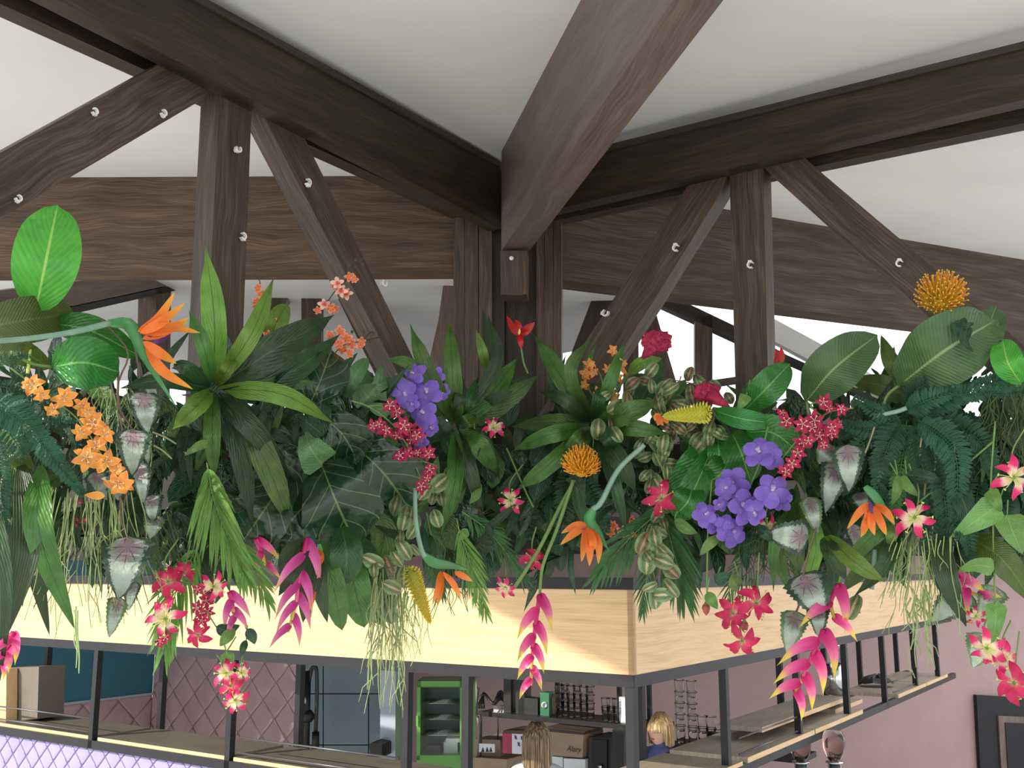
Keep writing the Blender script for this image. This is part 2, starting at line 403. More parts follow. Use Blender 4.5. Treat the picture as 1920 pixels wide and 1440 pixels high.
def part(mb, name, mat, parent=None, smooth_=True):     # vertices are in world space
    if parent is None:
        n = len(mb.v); c = V((sum(p[0] for p in mb.v)/n, sum(p[1] for p in mb.v)/n, min(p[2] for p in mb.v)))
        o = link(name, mb.mesh(name, mat, smooth_, c)); o.location = c; return o
    return link(name, mb.mesh(name, mat, smooth_, wloc(parent)), parent)

def catmull(pts, n):
    pts = [V(p) for p in pts]
    if len(pts) == 2: return [pts[0].lerp(pts[1], i/n) for i in range(n+1)]
    q = [pts[0]*2-pts[1]]+pts+[pts[-1]*2-pts[-2]]; m = len(pts)-1; out = []
    for i in range(n+1):
        t = i/n*m; k = min(int(t), m-1); t -= k; a, b_, c, d = q[k:k+4]
        out.append(.5*((2*b_)+(c-a)*t+(2*a-5*b_+4*c-d)*t*t+(3*b_-a-3*c+d)*t**3))
    return out
def prof_strap(t): return max(0, (.32+.68*math.sin(math.pi*min(1, t*1.02)**.85)) * (1-max(0, (t-.72)/.28)**1.6))
def prof_lance(t): return math.sin(math.pi*t**.8)**.85 if 0 < t < 1 else 0
def prof_oval(t): return math.sin(math.pi*t)**.55 if 0 < t < 1 else 0
def prof_obov(t): return (math.sin(math.pi*t**1.15)**.5) if 0 < t < 1 else 0
def prof_heart(t): return (min(1, (t/.13))**.5)*(1-t**1.5)**.85 if t < 1 else 0
def prof_fig(t): return math.sin(math.pi*t**1.1)**.42*(.86+.14*math.cos(9*t)) if 0 < t < 1 else 0
def prof_bract(t): return 1.9*(t+.02)**.45*(1-t)**1.35 if t < 1 else 0
PROF = dict(bract=prof_bract, strap=prof_strap, lance=prof_lance, oval=prof_oval, obov=prof_obov, heart=prof_heart, fig=prof_fig)
def leaf_into(mb, spine, W, shape='strap', roll=0., fold=.25, wave=0., ns=12, nu=4, notch=0., serr=0., cup=0., mi=0, face=None):
    pr = PROF[shape]; pts = catmull(spine, ns); rows = []; ph = random.random()*6
    for i, p in enumerate(pts):
        t = i/ns
        T = (pts[min(i+1, ns)]-pts[max(i-1, 0)]).normalized()
        C = ((CAM-p) if face is None else face).normalized()
        S = T.cross(C)
        S = S.normalized() if S.length > .05 else T.cross(V((0, 0, 1))).normalized()
        Nn = S.cross(T).normalized()
        if roll:
            q = Matrix.Rotation(roll, 3, T); S = q @ S; Nn = q @ Nn
        hw = pr(t)*W/2
        row = []
        for j in range(nu+1):
            u = -1+2*j/nu; k = hw
            if serr and abs(u) > .99: k = hw*(1+serr*(1 if i % 2 else -1))
            off = Nn*(fold*abs(u)*k*.8-cup*u*u*k+wave*W*math.sin(t*17+ph+u*2)*abs(u)*.5)
            if notch: off -= T*(notch*W*abs(u)*math.exp(-t*7))
            row.append(p+S*u*k+off)
        rows.append(row)
    mb.grid(rows, None, mi)
def px3(a, off, base=None):
    """(px,py[,extra offset towards the camera]) -> world, hung in front of the truss"""
    e = a[2] if len(a) > 2 else 0
    return P(a[0], a[1], max(1.5, (base if base else TD(a[0]))-off-e))
def scale_at(Y): return Y/1930.0
def mleaf(parent, pts, wpx, mat, off=.25, shape='strap', name='leaf', bulge=.05, base=None, stem=None, **k):
    """one leaf; pts in pixels"""
    q = [px3(a, off, base) for a in pts]
    if len(q) == 2:
        m = (q[0]+q[1])/2; L = (q[1]-q[0]).length; q = [q[0], m+(CAM-m).normalized()*bulge*L*1.5, q[1]]
    elif bulge: q[1] = q[1]+(CAM-q[1]).normalized()*bulge*1.2
    mb = MB(); Y = q[1].y
    leaf_into(mb, q, wpx*scale_at(Y), shape, **k)
    o = part(mb, name, M[mat], parent)
    return o
def mtube(parent, pts, rpx, mat, off=.25, name='stem', n=10, r1=None, base=None, k=6):
    q = catmull([px3(a, off, base) for a in pts], n); s = scale_at(q[0].y); mb = MB()
    mb.tube(q, rpx*s, (rpx if r1 is None else r1)*s, k)
    return part(mb, name, M[mat], parent)

# ---------------------------------------------------------------- flower prototypes, local axis +Z towards the viewer, radius 1
def petal_mesh(name, mat, prof, W, path, ns=8, nu=4, fold=.15, cup=0., wave=0.):
    mb = MB(); leaf_into(mb, [V(p) for p in path], W, prof, 0, fold, wave, ns, nu, cup=cup, face=V((0.01, 0, 1)))
    return mb.mesh(name, M[mat])
PET = {
 'gloriosa': petal_mesh('petal', 'gloriosa', 'lance', .42, [(.05, 0, 0), (.45, .05, .22), (.8, -.03, .05), (1.05, .06, -.2)], 10, 4, .3, 0, .12),
 'gloriosa_red': petal_mesh('petal', 'gloriosa_red', 'lance', .5, [(.05, 0, 0), (.4, -.06, .25), (.75, .03, .15), (1.0, .12, -.1)], 10, 4, .3, 0, .12),
 'crimson': petal_mesh('petal', 'crimson', 'lance', .52, [(0, 0, 0), (.5, 0, .2), (1, 0, .05)], 6, 4, .2),
 'lily': petal_mesh('petal', 'lily', 'lance', .62, [(0, 0, 0), (.5, 0, .3), (1, 0, .12)], 8, 4, .25, 0, .05),
 'orange_s': petal_mesh('petal', 'orange_s', 'lance', .58, [(0, 0, 0), (.5, 0, .25), (1, 0, -.05)], 5, 2, .25),
 'coral': petal_mesh('petal', 'coral', 'oval', .62, [(0, 0, 0), (.5, 0, .15), (1, 0, .05)], 6, 4, .15),
 'coral_pale': petal_mesh('petal', 'coral_pale', 'oval', .62, [(0, 0, 0), (.5, 0, .15), (1, 0, .05)], 6, 4, .15),
 'vanda': petal_mesh('petal', 'vanda', 'obov', .84, [(0, 0, 0), (.5, 0, .16), (1, 0, -.02)], 8, 6, .05, .12, .04),
}
def star_center(name, mat, n, L, r, ball=.08, curve=.5, mat2=None):
    mb = MB(); mb.ball((0, 0, .02), ball, 8, 1 if mat2 else 0)
    for i in range(n):
        a = 6.2832*(i+.3)/n; d = V((math.cos(a), math.sin(a), 0))
        pts = catmull([V((0, 0, .02)), d*L*.45+V((0, 0, L*curve)), d*L+V((0, 0, L*curve*.9))], 6)
        mb.tube(pts, r, r*.7, 4); tt = d.cross(V((0, 0, 1)))
        mb.tube([pts[-1]-tt*r*3, pts[-1]+tt*r*3], r*1.6, r*1.6, 4)
    return mb.mesh(name, [M[mat], M[mat2 or mat]])
CEN = {
 'gloriosa': star_center('stamens', 'yellowgreen', 6, .75, .022, .1, .35, 'stem'),
 'gloriosa_red': star_center('stamens', 'yellowgreen', 6, .7, .022, .1, .35, 'stem'),
 'crimson': star_center('stamens', 'stamen', 5, .42, .025, .08, 1.1),
 'lily': star_center('stamens', 'stamen', 5, .35, .022, .09, 1.0, 'orange_s'),
 'orange_s': star_center('stamens', 'stamen', 5, .45, .025, .1, 1.0),
 'coral': star_center('lip', 'orange_s', 3, .16, .09, .13, .6, 'coral'),
 'coral_pale': star_center('lip', 'coral', 3, .16, .09, .13, .6, 'coral'),
}
def lip():
    mb = MB(); mb.ball((0, -.06, .14), .12, 8, 0, (1.1, .9, .8))
    leaf_into(mb, [V((0, -.05, .12)), V((0, -.25, .28)), V((0, -.42, .15))], .26, 'oval', face=V((0, .01, 1)), ns=5, mi=0)
    return mb.mesh('lip', M['vanda_lip'])
CEN['vanda'] = lip()
NP = dict(gloriosa=6, gloriosa_red=6, crimson=6, lily=6, orange_s=5, coral=5, coral_pale=5, vanda=5)
def flower(parent, kind, px, py, rpx, off=.3, tilt=(0, 0), roll=None, base=None, as_thing=False):
    """parent > flower centre (part) > petals (sub-parts); or petals straight under a single-flower thing"""
    c = px3((px, py), off, base); r = rpx*scale_at(c.y)
    tov = (CAM-c).normalized()
    ax = (tov+V((tilt[0], 0, tilt[1]))).normalized()
    q = ax.to_track_quat('Z', 'Y').to_matrix().to_4x4()
    roll = random.random()*6.28 if roll is None else roll
    Mx = Matrix.Translation(c-wloc(parent)) @ q @ Matrix.Rotation(roll, 4, 'Z') @ Matrix.Scale(r, 4)
    n = NP[kind]
    if as_thing:
        link('stamens' if kind != 'vanda' else 'lip', CEN[kind], parent, Mx); host, base_m = parent, Mx
    else:
        host = link('flower', CEN[kind], parent, Mx); base_m = Matrix.Identity(4)
    for i in range(n):
        a = 6.2832*i/n+random.uniform(-.16, .16); s = random.uniform(.86, 1.1)
        if kind == 'vanda': a = math.radians((90, 162, 18, 234, 306)[i]); s = (1, 1.02, 1.02, .95, .95)[i]
        link('petal', PET[kind], host, base_m @ Matrix.Rotation(a, 4, 'Z') @ Matrix.Rotation(random.uniform(-.5, .3) if 'glor' in kind else random.uniform(-.25, .15), 4, 'Y') @ Matrix.Rotation(random.uniform(-.5, .5) if 'glor' in kind else random.uniform(-.3, .3), 4, 'X') @ Matrix.Scale(s, 4))
    return c
# ---------------------------------------------------------------- room shell
ZC = P(938, 303, 4.8).z
def flat(pts, z, thick, name, mat):
    mb = MB(); mb.prism([V((x, y, z)) for x, y in pts], V((0, 0, thick)), (1, 0, 0))
    return tag(part(mb, name, M[mat], None, False), kind='structure')
def xy(px, py, z=ZC): p = at_z(px, py, z); return (p.x, p.y)
flat([(-3.1, -4), (7, -4), (9.5, 2), xy(2250, 560), xy(1700, 600), xy(1240, 566), xy(1150, 645), xy(850, 700), xy(300, 715), (-6.2, 10.5), (-4.3, 3.6)], ZC, .06, 'ceiling', 'ceiling')
flat([(-30, -25), (30, -25), (30, 40), (-30, 40)], -.05, .05, 'floor', 'concrete')

def bprism(plane, px, thick, mat, name='beam', parent=None, ext=None):
    """a timber whose front face is the pixel polygon laid on a real vertical plane"""
    f = [plane.at(*q) for q in px]; mb = MB(); mb.prism(f, ext if ext is not None else plane.n*thick)
    return part(mb, name, M[mat], parent, False)
def beam(plane, px, thick, mat, label, name='timber_beam', cat='beam', group=None, ext=None):
    o = bprism(plane, px, thick, mat, name, None, ext); return tag(o, label, cat, group)
def line(p, q, x): return q[1]+(p[1]-q[1])*(x-q[0])/(p[0]-q[0])
def clampc(plane, pts):                                # keep tops under the ceiling
    return pts

# --- left truss
r = root('top_chord', TL.at(600, 250), 'dark brown double top beam rising to the upper left from the centre post', 'beam')
tp = lambda x: line((390, 0), (938, 303), x); bt = lambda x: line((323, 110), (855, 385), x)
bprism(TL, [(940, tp(940)), (940, bt(940)), (-160, bt(-160)), (-160, tp(-160))], .075, 'timber_dark', 'front_plank', r)
bprism(TL.off(-.012), [(938, tp(938)-1), (938, tp(938)+11), (-160, tp(-160)+17), (-160, tp(-160)-1)], .012, 'batten', 'batten', r)
rb = lambda x: line((0, 7), (853, 397), x)
bprism(TL.off(.19), [(905, rb(905)-86), (905, rb(905)), (-160, rb(-160)), (-160, rb(-160)-150)], .075, 'timber_dark', 'rear_plank', r)
beam(TL.off(.075), [(413, 145), (473, 172), (449, 800), (381, 800)], .10, 'timber', 'upright brown post of the left truss with two white clips', 'truss_post', 'post')
beam(TL.off(.078), [(-160, 385), (-160, 500), (0, 410), (387, 182), (393, 140), (323, 108), (0, 287), (-160, 375)], .10, 'timber', 'diagonal brown brace running down to the left edge, three clips', 'diagonal_brace', 'brace')
beam(TL.off(.075), [(477, 185), (553, 223), (868, 860), (829, 860)], .10, 'timber', 'diagonal brown brace falling right beside the orange orchids', 'diagonal_brace', 'brace')
def chord(pl, s0, s1, k, th, z0, z1, mat, name, label):
    mb = MB(); mb.box(pl.pt(s0, z0, k), pl.d*(s1-s0), pl.n*th, V((0, 0, z1-z0)), ldir=pl.d)
    return tag(part(mb, name, M[mat], None, False), label, 'beam')
zb = TL.at(330, 858).z; zt = TL.at(330, 752).z
chord(TL, -3.2, .1, .06, .14, zb, zt, 'timber_dark', 'bottom_chord', 'dark horizontal beam behind the plants, left of the centre post')
chord(TR, -.1, 3.2, .06, .14, zb, zt, 'timber_dark', 'bottom_chord', 'dark horizontal beam behind the plants, right of the centre post')
# --- right truss
r = root('top_chord', TR.at(1500, 200), 'dark brown double top beam running right from the centre post', 'beam')
tp2 = lambda x: line((1280, 237), (1920, 78), x); bt2 = lambda x: line((1280, 337), (1920, 187), x); rb2 = lambda x: line((1053, 411), (1920, 231), x)
bprism(TR, [(950, tp2(950)), (950, bt2(950)), (2080, bt2(2080)), (2080, tp2(2080))], .075, 'timber_dark', 'front_plank', r)
bprism(TR.off(-.012), [(1050, tp2(1050)-1), (1050, tp2(1050)+10), (2080, tp2(2080)+13), (2080, tp2(2080)-1)], .012, 'batten', 'batten', r)
bprism(TR.off(.19), [(960, rb2(960)-60), (960, rb2(960)), (2080, rb2(2080)), (2080, rb2(2080)-80)], .075, 'timber_dark', 'rear_plank', r)
beam(TR.off(.075), [(1367, 300), (1430, 290), (1444, 870), (1383, 870)], .10, 'timber', 'upright brown post of the right truss with one white clip', 'truss_post', 'post')
beam(TR.off(.078), [(1303, 325), (1368, 315), (1352, 360), (1225, 565), (1034, 860), (957, 860), (1100, 637), (1282, 360)], .10, 'timber', 'diagonal brown brace falling left above the small orange flowers', 'diagonal_brace', 'brace')
beam(TR.off(.078), [(1432, 313), (1507, 293), (1530, 315), (1685, 446), (1930, 657), (2080, 790), (1965, 790), (1750, 602), (1650, 512), (1443, 325)], .10, 'timber', 'diagonal brown brace falling right behind the orange pincushion flower', 'diagonal_brace', 'brace')
# --- centre post of several boards and the near beam
CP = Plane(P(940, 1070, 4.86), (1, -.12))
r = root('centre_post', CP.at(900, 1000), 'centre post of upright brown boards where the two trusses meet', 'post')
for x0, x1, y0, k, th, m in ((850, 870, 388, 0, .12, 'timber'), (871, 896, 390, .004, .12, 'timber'), (898, 922, 386, 0, .10, 'timber'), (922, 945, 300, .05, .16, 'timber_dark'),
                          (944, 1006, 400, .10, .14, 'timber_dark'), (1006, 1020, 400, .03, .10, 'timber'), (1021, 1037, 405, .034, .10, 'timber'), (1038, 1052, 405, .03, .10, 'timber')):  # dark timber in the recesses stands in for their shade
    bprism(CP.off(k), [(x0, y0), (x1, y0-(6 if y0 > 350 else 0)), (x1+2, 1040), (x0, 1040)], th, m, 'board', r)
bprism(Plane(P(940, 1070, 4.62), (1, -.1)), [(938, 470), (988, 470), (987, 551), (975, 554), (939, 552)], .12, 'timber', 'bracket_block', r)
NB = Plane(P(940, 1070, 4.66), (-.218, .976))
zlo = NB.at(940, 471).z; s0 = NB.s(NB.at(940, 471)); s1 = NB.s(NB.at(1660, -300))
mb = MB(); mb.box(NB.pt(s0, zlo, 0), NB.d*(s1-s0), NB.n*.13, V((0, 0, ZC-zlo+.01)), ldir=NB.d)
tag(part(mb, 'hip_beam', M['timber_beam'], None, False), 'large lighter brown beam coming forward over the viewer at upper right', 'beam')
# --- back beams
def backbeam(a, b_, low, mat, label, th=.16):
    A, B = at_z(*a, ZC), at_z(*b_, ZC); pl = Plane(A, B-A); z0 = pl.at(*low).z
    s0, s1 = pl.s(A), pl.s(B); mb = MB()
    mb.box(pl.pt(s0, z0), pl.d*(s1-s0), pl.n*th, V((0, 0, ZC-z0)), ldir=pl.d)
    return tag(part(mb, 'deep_beam', M[mat], None, False), label, 'beam')
backbeam((-200, 334), (860, 329), (500, 508), 'timber_warm', 'deep warm brown beam behind the left truss')
backbeam((1040, 338), (2120, 521), (1452, 575), 'timber', 'deep brown beam behind the right truss')
# --- far timbers seen below them
FL = Plane(P(300, 1070, 7.2), UR+UL*.4); FR = Plane(P(1300, 1070, 7.4), (1, -.1)); FL2 = Plane(P(580, 1070, 7.4), (1, .05))
for pl, pts, th, mat, lab, nm, cat in (
    (FL, [(-160, 590), (-160, 640), (0, 612), (117, 574), (140, 573), (367, 524), (367, 500), (0, 545)], .12, 'timber_beam', 'far pale brown rafter seen under the left deep beam', 'far_rafter', 'beam'),
    (FL, [(117, 577), (140, 575), (367, 526), (367, 536), (140, 588), (117, 590)], .10, 'black', 'thin dark rail under the far pale rafter, far left', 'far_rail', 'beam'),
    (FL, [(293, 543), (321, 537), (318, 760), (290, 760)], .14, 'timber', 'far short post behind the big orange bird flower', 'far_post', 'post'),
    (FL2, [(520, 509), (566, 509), (512, 612), (470, 700), (440, 700), (500, 570)], .12, 'timber', 'far dark brace left of the far middle post', 'far_brace', 'brace'),
    (FL2, [(565, 507), (602, 507), (602, 740), (565, 740)], .14, 'timber', 'far middle post behind the orange orchid spray', 'far_post', 'post'),
    (FL2, [(608, 507), (650, 507), (760, 740), (722, 740)], .12, 'timber', 'far brace right of the far middle post', 'far_brace', 'brace'),
    (FL2.off(-.4), [(836, 498), (852, 498), (852, 740), (790, 740), (822, 600)], .10, 'timber_beam', 'far pale slanted plank just left of the centre post', 'far_plank', 'brace'),
    (FR, [(1128, 512), (1172, 522), (1110, 650), (1080, 745), (1040, 745)], .12, 'timber_dark', 'far dark brace between centre post and right brace', 'far_brace', 'brace'),
    (FR, [(1170, 560), (1197, 560), (1198, 770), (1168, 770)], .14, 'timber', 'far post behind the small orange flowers', 'far_post', 'post'),
    (FR, [(1196, 575), (1225, 570), (1275, 740), (1243, 740)], .12, 'timber', 'far brace behind the upper red cockscomb', 'far_brace', 'brace'),
    (FR, [(1225, 538), (1380, 612), (1480, 668), (1480, 688), (1380, 637), (1225, 566)], .12, 'timber_dark', 'far dark sloping rail in front of the bright window', 'far_rail', 'beam'),
    (FR, [(1303, 592), (1336, 592), (1336, 760), (1303, 760)], .14, 'timber', 'far post standing in the bright window', 'far_post', 'post'),
    (FR, [(1270, 722), (1395, 704), (1395, 716), (1270, 735)], .06, 'timber', 'thin far window rail left of the right truss post', 'far_rail', 'beam'),
    (FR.off(.5), [(1452, 598), (1545, 648), (1690, 735), (1690, 765), (1545, 690), (1452, 640)], .10, 'ceiling', 'pale grey sloping plank in the window right of the post', 'far_plank', 'beam'),
    (FR.off(.4), [(1452, 655), (1530, 690), (1690, 770), (1690, 782), (1530, 702), (1452, 668)], .10, 'black', 'thin black sloping rail under the pale grey plank', 'far_rail', 'beam')):
    beam(pl, pts, th, mat, lab, nm, cat)
# --- white cable clips on the timbers
cm = MB()
arc = [V((.5*math.cos(a), 0, .5*math.sin(a))) for a in [math.radians(-150+i*30) for i in range(10)]]
for i in range(len(arc)-1):
    a, b_ = arc[i], arc[i+1]; ai, bi = a*.62, b_*.62
    cm.prism([a+V((0, -.3, 0)), b_+V((0, -.3, 0)), bi+V((0, -.3, 0)), ai+V((0, -.3, 0))], V((0, .5, 0)), (1, 0, 0))
cm.box(V((-.15, -.3, -.62)), V((.45, 0, 0)), V((0, .5, 0)), V((0, 0, .2)))
clip_me = cm.mesh('cable_clip', M['white_plastic'], False)
for px, py, pl, rt, where in ((177, 209, TL, 0, 'upper edge of the left brace'), (306, 212, TL, 10, 'left brace nearest the top beam'), (34, 372, TL, 20, 'left brace at the left picture edge'),
    (446, 280, TL, 60, 'left post, upper one'), (455, 443, TL, 0, 'left post, lower one'), (577, 342, TL, 0, 'falling left-hand brace, upper one'), (719, 531, TL, 80, 'falling left-hand brace, lower one'),
    (1268, 465, TR, 180, 'brace above the orange flowers, upper one'), (1136, 587, TR, 100, 'brace above the orange flowers, lower one'), (1408, 497, TR, 180, 'right truss post'), (1687, 494, TR, 190, 'right brace above the pincushion flower'),
    (584, 549, FL2, 90, 'far middle post below the deep beam')):
    o = link('cable_clip', clip_me); p = pl.off(.06 if pl is not FL2 else -.01).at(px, py); o.location = p
    s = 15*p.y/1930; o.scale = (s, s, s); o.rotation_euler = (0, math.radians(rt), math.atan2(pl.d.y, pl.d.x))
    tag(o, 'small white cable clip on the '+where, 'clip', 'white cable clips')
mb = MB(); c = Plane(P(940, 1070, 4.61), (1, -.1)).at(959, 484); mb.ball(c, .011, 8, 0, (1, .5, 1)); tag(part(mb, 'screw_head', M['white_plastic']), 'white round screw head on the bracket under the big beam', 'screw')

# ---------------------------------------------------------------- the bar
BC = P(1185, 1070, 5.0)
LF = Plane(BC, UL); RF = Plane(BC, UR)
def inward(pl, other): return pl.n
z_fb = P(1185, 1266, 5.0).z; z_ft = P(1185, 1106, 5.0).z; z_ct = P(1185, 1083, 5.0).z
LL = LF.s(LF.at(-260, 1100)); RR = RF.s(RF.at(1780, 1100))
#print('fascia z', z_fb, z_ft, z_ct, 'LL', LL, 'RR', RR)
def bx(pl, s0, s1, z0, z1, k0, k1, mat, name, parent):
    mb = MB(); mb.box(pl.pt(s0, z0, k0), pl.d*(s1-s0), pl.n*(k1-k0), V((0, 0, z1-z0)), ldir=pl.d if abs(s1-s0) > abs(z1-z0) else (0, 0, 1))
    return part(mb, name, M[mat], parent, False)
r = root('bar_fascia', LF.pt(0, z_fb, 0), 'pale oak fascia boards with dark top rail around the corner bar', 'fascia')
bx(LF, 0, LL, z_fb, z_ft, 0, .03, 'oak', 'oak_board', r)
bx(RF, 0, RR, z_fb, z_ft, 0, .03, 'oak', 'oak_board', r)
bx(LF, -.012, LL, z_ft, z_ct, -.012, .06, 'steel', 'top_rail', r)
bx(RF, 0, RR, z_ft, z_ct, -.012, .06, 'steel', 'top_rail', r)
# steel shelf frame
z_rt = z_fb; z_rb = P(1185, 1290, 5.0).z
zl0 = RF.at(1700, 1313).z
zl0 = (RF.at(1460, 1428).z+RF.at(1781, 1273).z)/2; zl1 = zl0+.055; zs = zl1+.028
#print('rail', z_rb, zl0, RF.at(1460, 1428).z, RF.at(1781, 1273).z, LF.at(165, 1398).z, LF.at(0, 1375).z)
DEP = .48
def dz_(pl): return .055 if abs(pl.d.dot(UL)) > .9 else 0.
r = root('steel_rack', LF.pt(0, zl0, 0), 'black steel shelf frame hanging below the oak fascia', 'frame')
for pl, S in ((LF, LL), (RF, RR)):
    for k in (0, DEP):
        a = 0 if k == 0 else (DEP)
        bx(pl, a, S, z_rb, z_rt, k+.002, k+.045, 'steel', 'top_rail', r)
        bx(pl, a, S, zl0-dz_(pl), zl1-dz_(pl), k+.002, k+.045, 'steel', 'bottom_rail', r)
    for k in (0, ):
        pass
def upr(pl, x0, x1, k, yy, z0=None):
    s0 = pl.off(k).s(pl.off(k).at(x0, yy)); s1 = s0+(1 if pl.d.dot(pl.pt(1, 0)-pl.pt(0, 0)) > 0 else 1)*.045*(1 if pl.off(k).s(pl.off(k).at(x1, yy)) > s0 else -1)
    bx(pl, s0, s1, zl0-dz_(pl) if z0 is None else z0, z_rb, k+.002, k+.045, 'steel', 'upright', r)
for x0, x1, k in ((178, 166, 0), (435, 420, 0), (765, 745, 0), (878, 862, 0), (1188, 1169, 0), (83, 72, DEP), (303, 291, DEP), (562, 548, DEP)): upr(LF, x0, x1, k, 1300)
for x0, x1, k in ((1188, 1200, 0), (1363, 1390, 0), (1500, 1520, 0), (1592, 1613, 0), (1664, 1683, 0), (1723, 1736, 0), (1766, 1780, 0), (1205, 1222, DEP), (1468, 1484, DEP), (1553, 1566, DEP), (1620, 1633, DEP), (1690, 1700, DEP)): upr(RF, x0, x1, k, 1320)
# shelf boards
def board(pl, x0, x1, k0, k1, z, t, label, mat='board', yy=1400):
    s0, s1 = pl.s(pl.at(x0, yy)), pl.s(pl.at(x1, yy)); mb = MB()
    mb.box(pl.pt(s0, z-dz_(pl), k0), pl.d*(s1-s0), pl.n*(k1-k0), V((0, 0, t)), ldir=pl.d)
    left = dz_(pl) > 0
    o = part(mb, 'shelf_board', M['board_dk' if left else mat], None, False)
    mb = MB(); mb.box(pl.pt(s0, z-dz_(pl), k0-.004), pl.d*(s1-s0), pl.n*.004, V((0, 0, t)), ldir=pl.d); part(mb, 'lit_edge', M['oak'], o, False)  # pale strip paints the front edge as lit, against the darker top
    return tag(o, label, 'shelf board')
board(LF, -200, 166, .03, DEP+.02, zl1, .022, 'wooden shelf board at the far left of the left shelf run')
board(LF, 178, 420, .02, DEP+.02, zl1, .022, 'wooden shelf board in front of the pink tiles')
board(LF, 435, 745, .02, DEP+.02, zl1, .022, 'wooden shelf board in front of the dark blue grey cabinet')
sA = RF.s(RF.at(1255, 1438))
for x0, x1, t, lab in ((1262, 1385, .022, 'pale shelf board nearest the bar corner on the right run'), (1395, 1522, .03, 'wooden shelf board under the two rods on the right run'), (1524, 1615, .03, 'wooden shelf board beneath the metal tumbler'), (1684, 1738, .03, 'wooden shelf board near the far end of the right run'), (1739, 1780, .03, 'last wooden shelf board at the pink wall')):
    board(RF, x0, x1, -.01, DEP, zl1, t, lab, yy=1340)
board(RF, 1455, 1614, .10, .40, zl1+.09, .03, 'raised pale shelf board carrying the metal tumbler', yy=1330)
board(RF, 1590, 1640, .10, .40, zl1+.03, .03, 'small pale board lying tilted behind the tumbler', yy=1320)
# rods along the shelves
for pl, x0, x1, nm in ((LF, -150, 166, 'left'), (LF, 445, 745, 'middle'), (RF, 1390, 1500, 'right'), (RF, 1683, 1723, 'far right')):
    r2 = root('shelf_rods', pl.at(x0, 1300), 'pair of thin steel rods guarding the %s shelf bay' % nm, 'rod')
    for h in (.05, .14):
        a = pl.s(pl.at(x0, 1350)); b_ = pl.s(pl.at(x1, 1350)); mb = MB()
        mb.tube([pl.pt(a, zl1+h-dz_(pl), .02), pl.pt(b_, zl1+h-dz_(pl), .02)], .006, n=6); part(mb, 'rod', M['steel_light'], r2)

# ---------------------------------------------------------------- diamond tiles
def clip(poly, ax, val, keep_less):
    out = []
    for i in range(len(poly)):
        a, b_ = poly[i], poly[(i+1) % len(poly)]
        ia = (a[ax] <= val) == keep_less; ib = (b_[ax] <= val) == keep_less
        if ia: out.append(a)
        if ia != ib:
            t = (val-a[ax])/(b_[ax]-a[ax]); out.append((a[0]+(b_[0]-a[0])*t, a[1]+(b_[1]-a[1])*t))
    return out
def tiles(pl, s0, s1, z0, z1, D, mat, parent, vis=None):
    """each pillow tile is an object of its own, joints recessed"""
    n = 0; h = D/2
    i0, i1 = int((s0)/h)-1, int(s1/h)+2
    for i in range(i0, i1):
        for j in range(int(z0/h)-1, int(z1/h)+2):
            if (i+j) % 2: continue
            c = (i*h, j*h); g = h-.004
            pg = [(c[0]-g, c[1]), (c[0], c[1]-g), (c[0]+g, c[1]), (c[0], c[1]+g)]
            for ax, val, kl in ((0, s1, True), (0, s0, False), (1, z1, True), (1, z0, False)):
                if pg: pg = clip(pg, ax, val, kl)
            if len(pg) < 3: continue
            m = len(pg); cx = sum(p[0] for p in pg)/m; cy = sum(p[1] for p in pg)/m
            if abs(sum(pg[k][0]*pg[(k+1) % m][1]-pg[(k+1) % m][0]*pg[k][1] for k in range(m))) < .0008: continue
            mb = MB(); rings = []
            dx, dz = random.uniform(-.0015, .0015), random.uniform(-.0015, .0015)
            for f, k in ((1, 0), (1, -.003), (.86, -.0075), (.45, -.009)):
                rings.append([pl.pt(cx+(p[0]-cx)*f, cy+(p[1]-cy)*f, k+(dx*(p[0]-cx)+dz*(p[1]-cy))/h*(1 if f < 1 else 0)) for p in pg])
            mb.grid(rings, None, 0, True) if False else mb.grid(rings, [(0, 0)]*(4*m), 0, True)
            mb.f.append(tuple(3*m+k for k in range(m))); mb.mi.append(0)
            part(mb, 'tile', M[mat], parent, True); n += 1
    return n
def wallslab(pl, s0, s1, z0, z1, mat, name, th=.08):
    mb = MB(); mb.box(pl.pt(s0, z0, .001), pl.d*(s1-s0), pl.n*th, V((0, 0, z1-z0)))
    return tag(part(mb, name, M[mat], None, False), kind='structure')
# left wall: teal above, tiles below
WA = Plane(P(300, 1070, 11), UR); zte = WA.at(190, 1312).z
a0, a1 = WA.s(WA.at(-100, 1300)), 0
WTOP = P(900, 1045, 8).z
wt = wallslab(WA, a0-.5, a1, zte, WTOP, 'teal_wall', 'wall_left')
wa = wallslab(WA, a0-.5, a1, 0, zte, 'grout', 'wall_left_tiled')
tiles(WA, WA.s(WA.at(80, 1350)), a1, WA.at(300, 1440).z-.15, zte-.01, .40, 'pink_tile', wa)
mb = MB(); mb.box(WA.pt(a0-.5, zte-.01, -.012), WA.d*(a1-a0+.5), WA.n*.012, V((0, 0, .022))); tag(part(mb, 'trim_1', M['pale_blue'], None, False), kind='structure')
WB = Plane(P(300, 1070, 11), UL)
b1 = WB.s(WB.at(556, 1300)); bmin, bmax = min(0, b1), max(0, b1)
wb_ = wallslab(WB, bmin, bmax, 0, WTOP, 'grout', 'wall_tiled_middle')
tiles(WB, bmin+.004, bmax-.01, WB.at(450, 1440).z-.1, WB.at(450, 1200).z+.05, .33, 'pink_tile', wb_)
mb = MB(); mb.box(WB.pt(b1, 0, -.02), WB.d*.035*(1 if b1 > 0 else -1), WB.n*.1, V((0, 0, WTOP))); tag(part(mb, 'trim_2', M['pale_blue'], None, False), kind='structure')
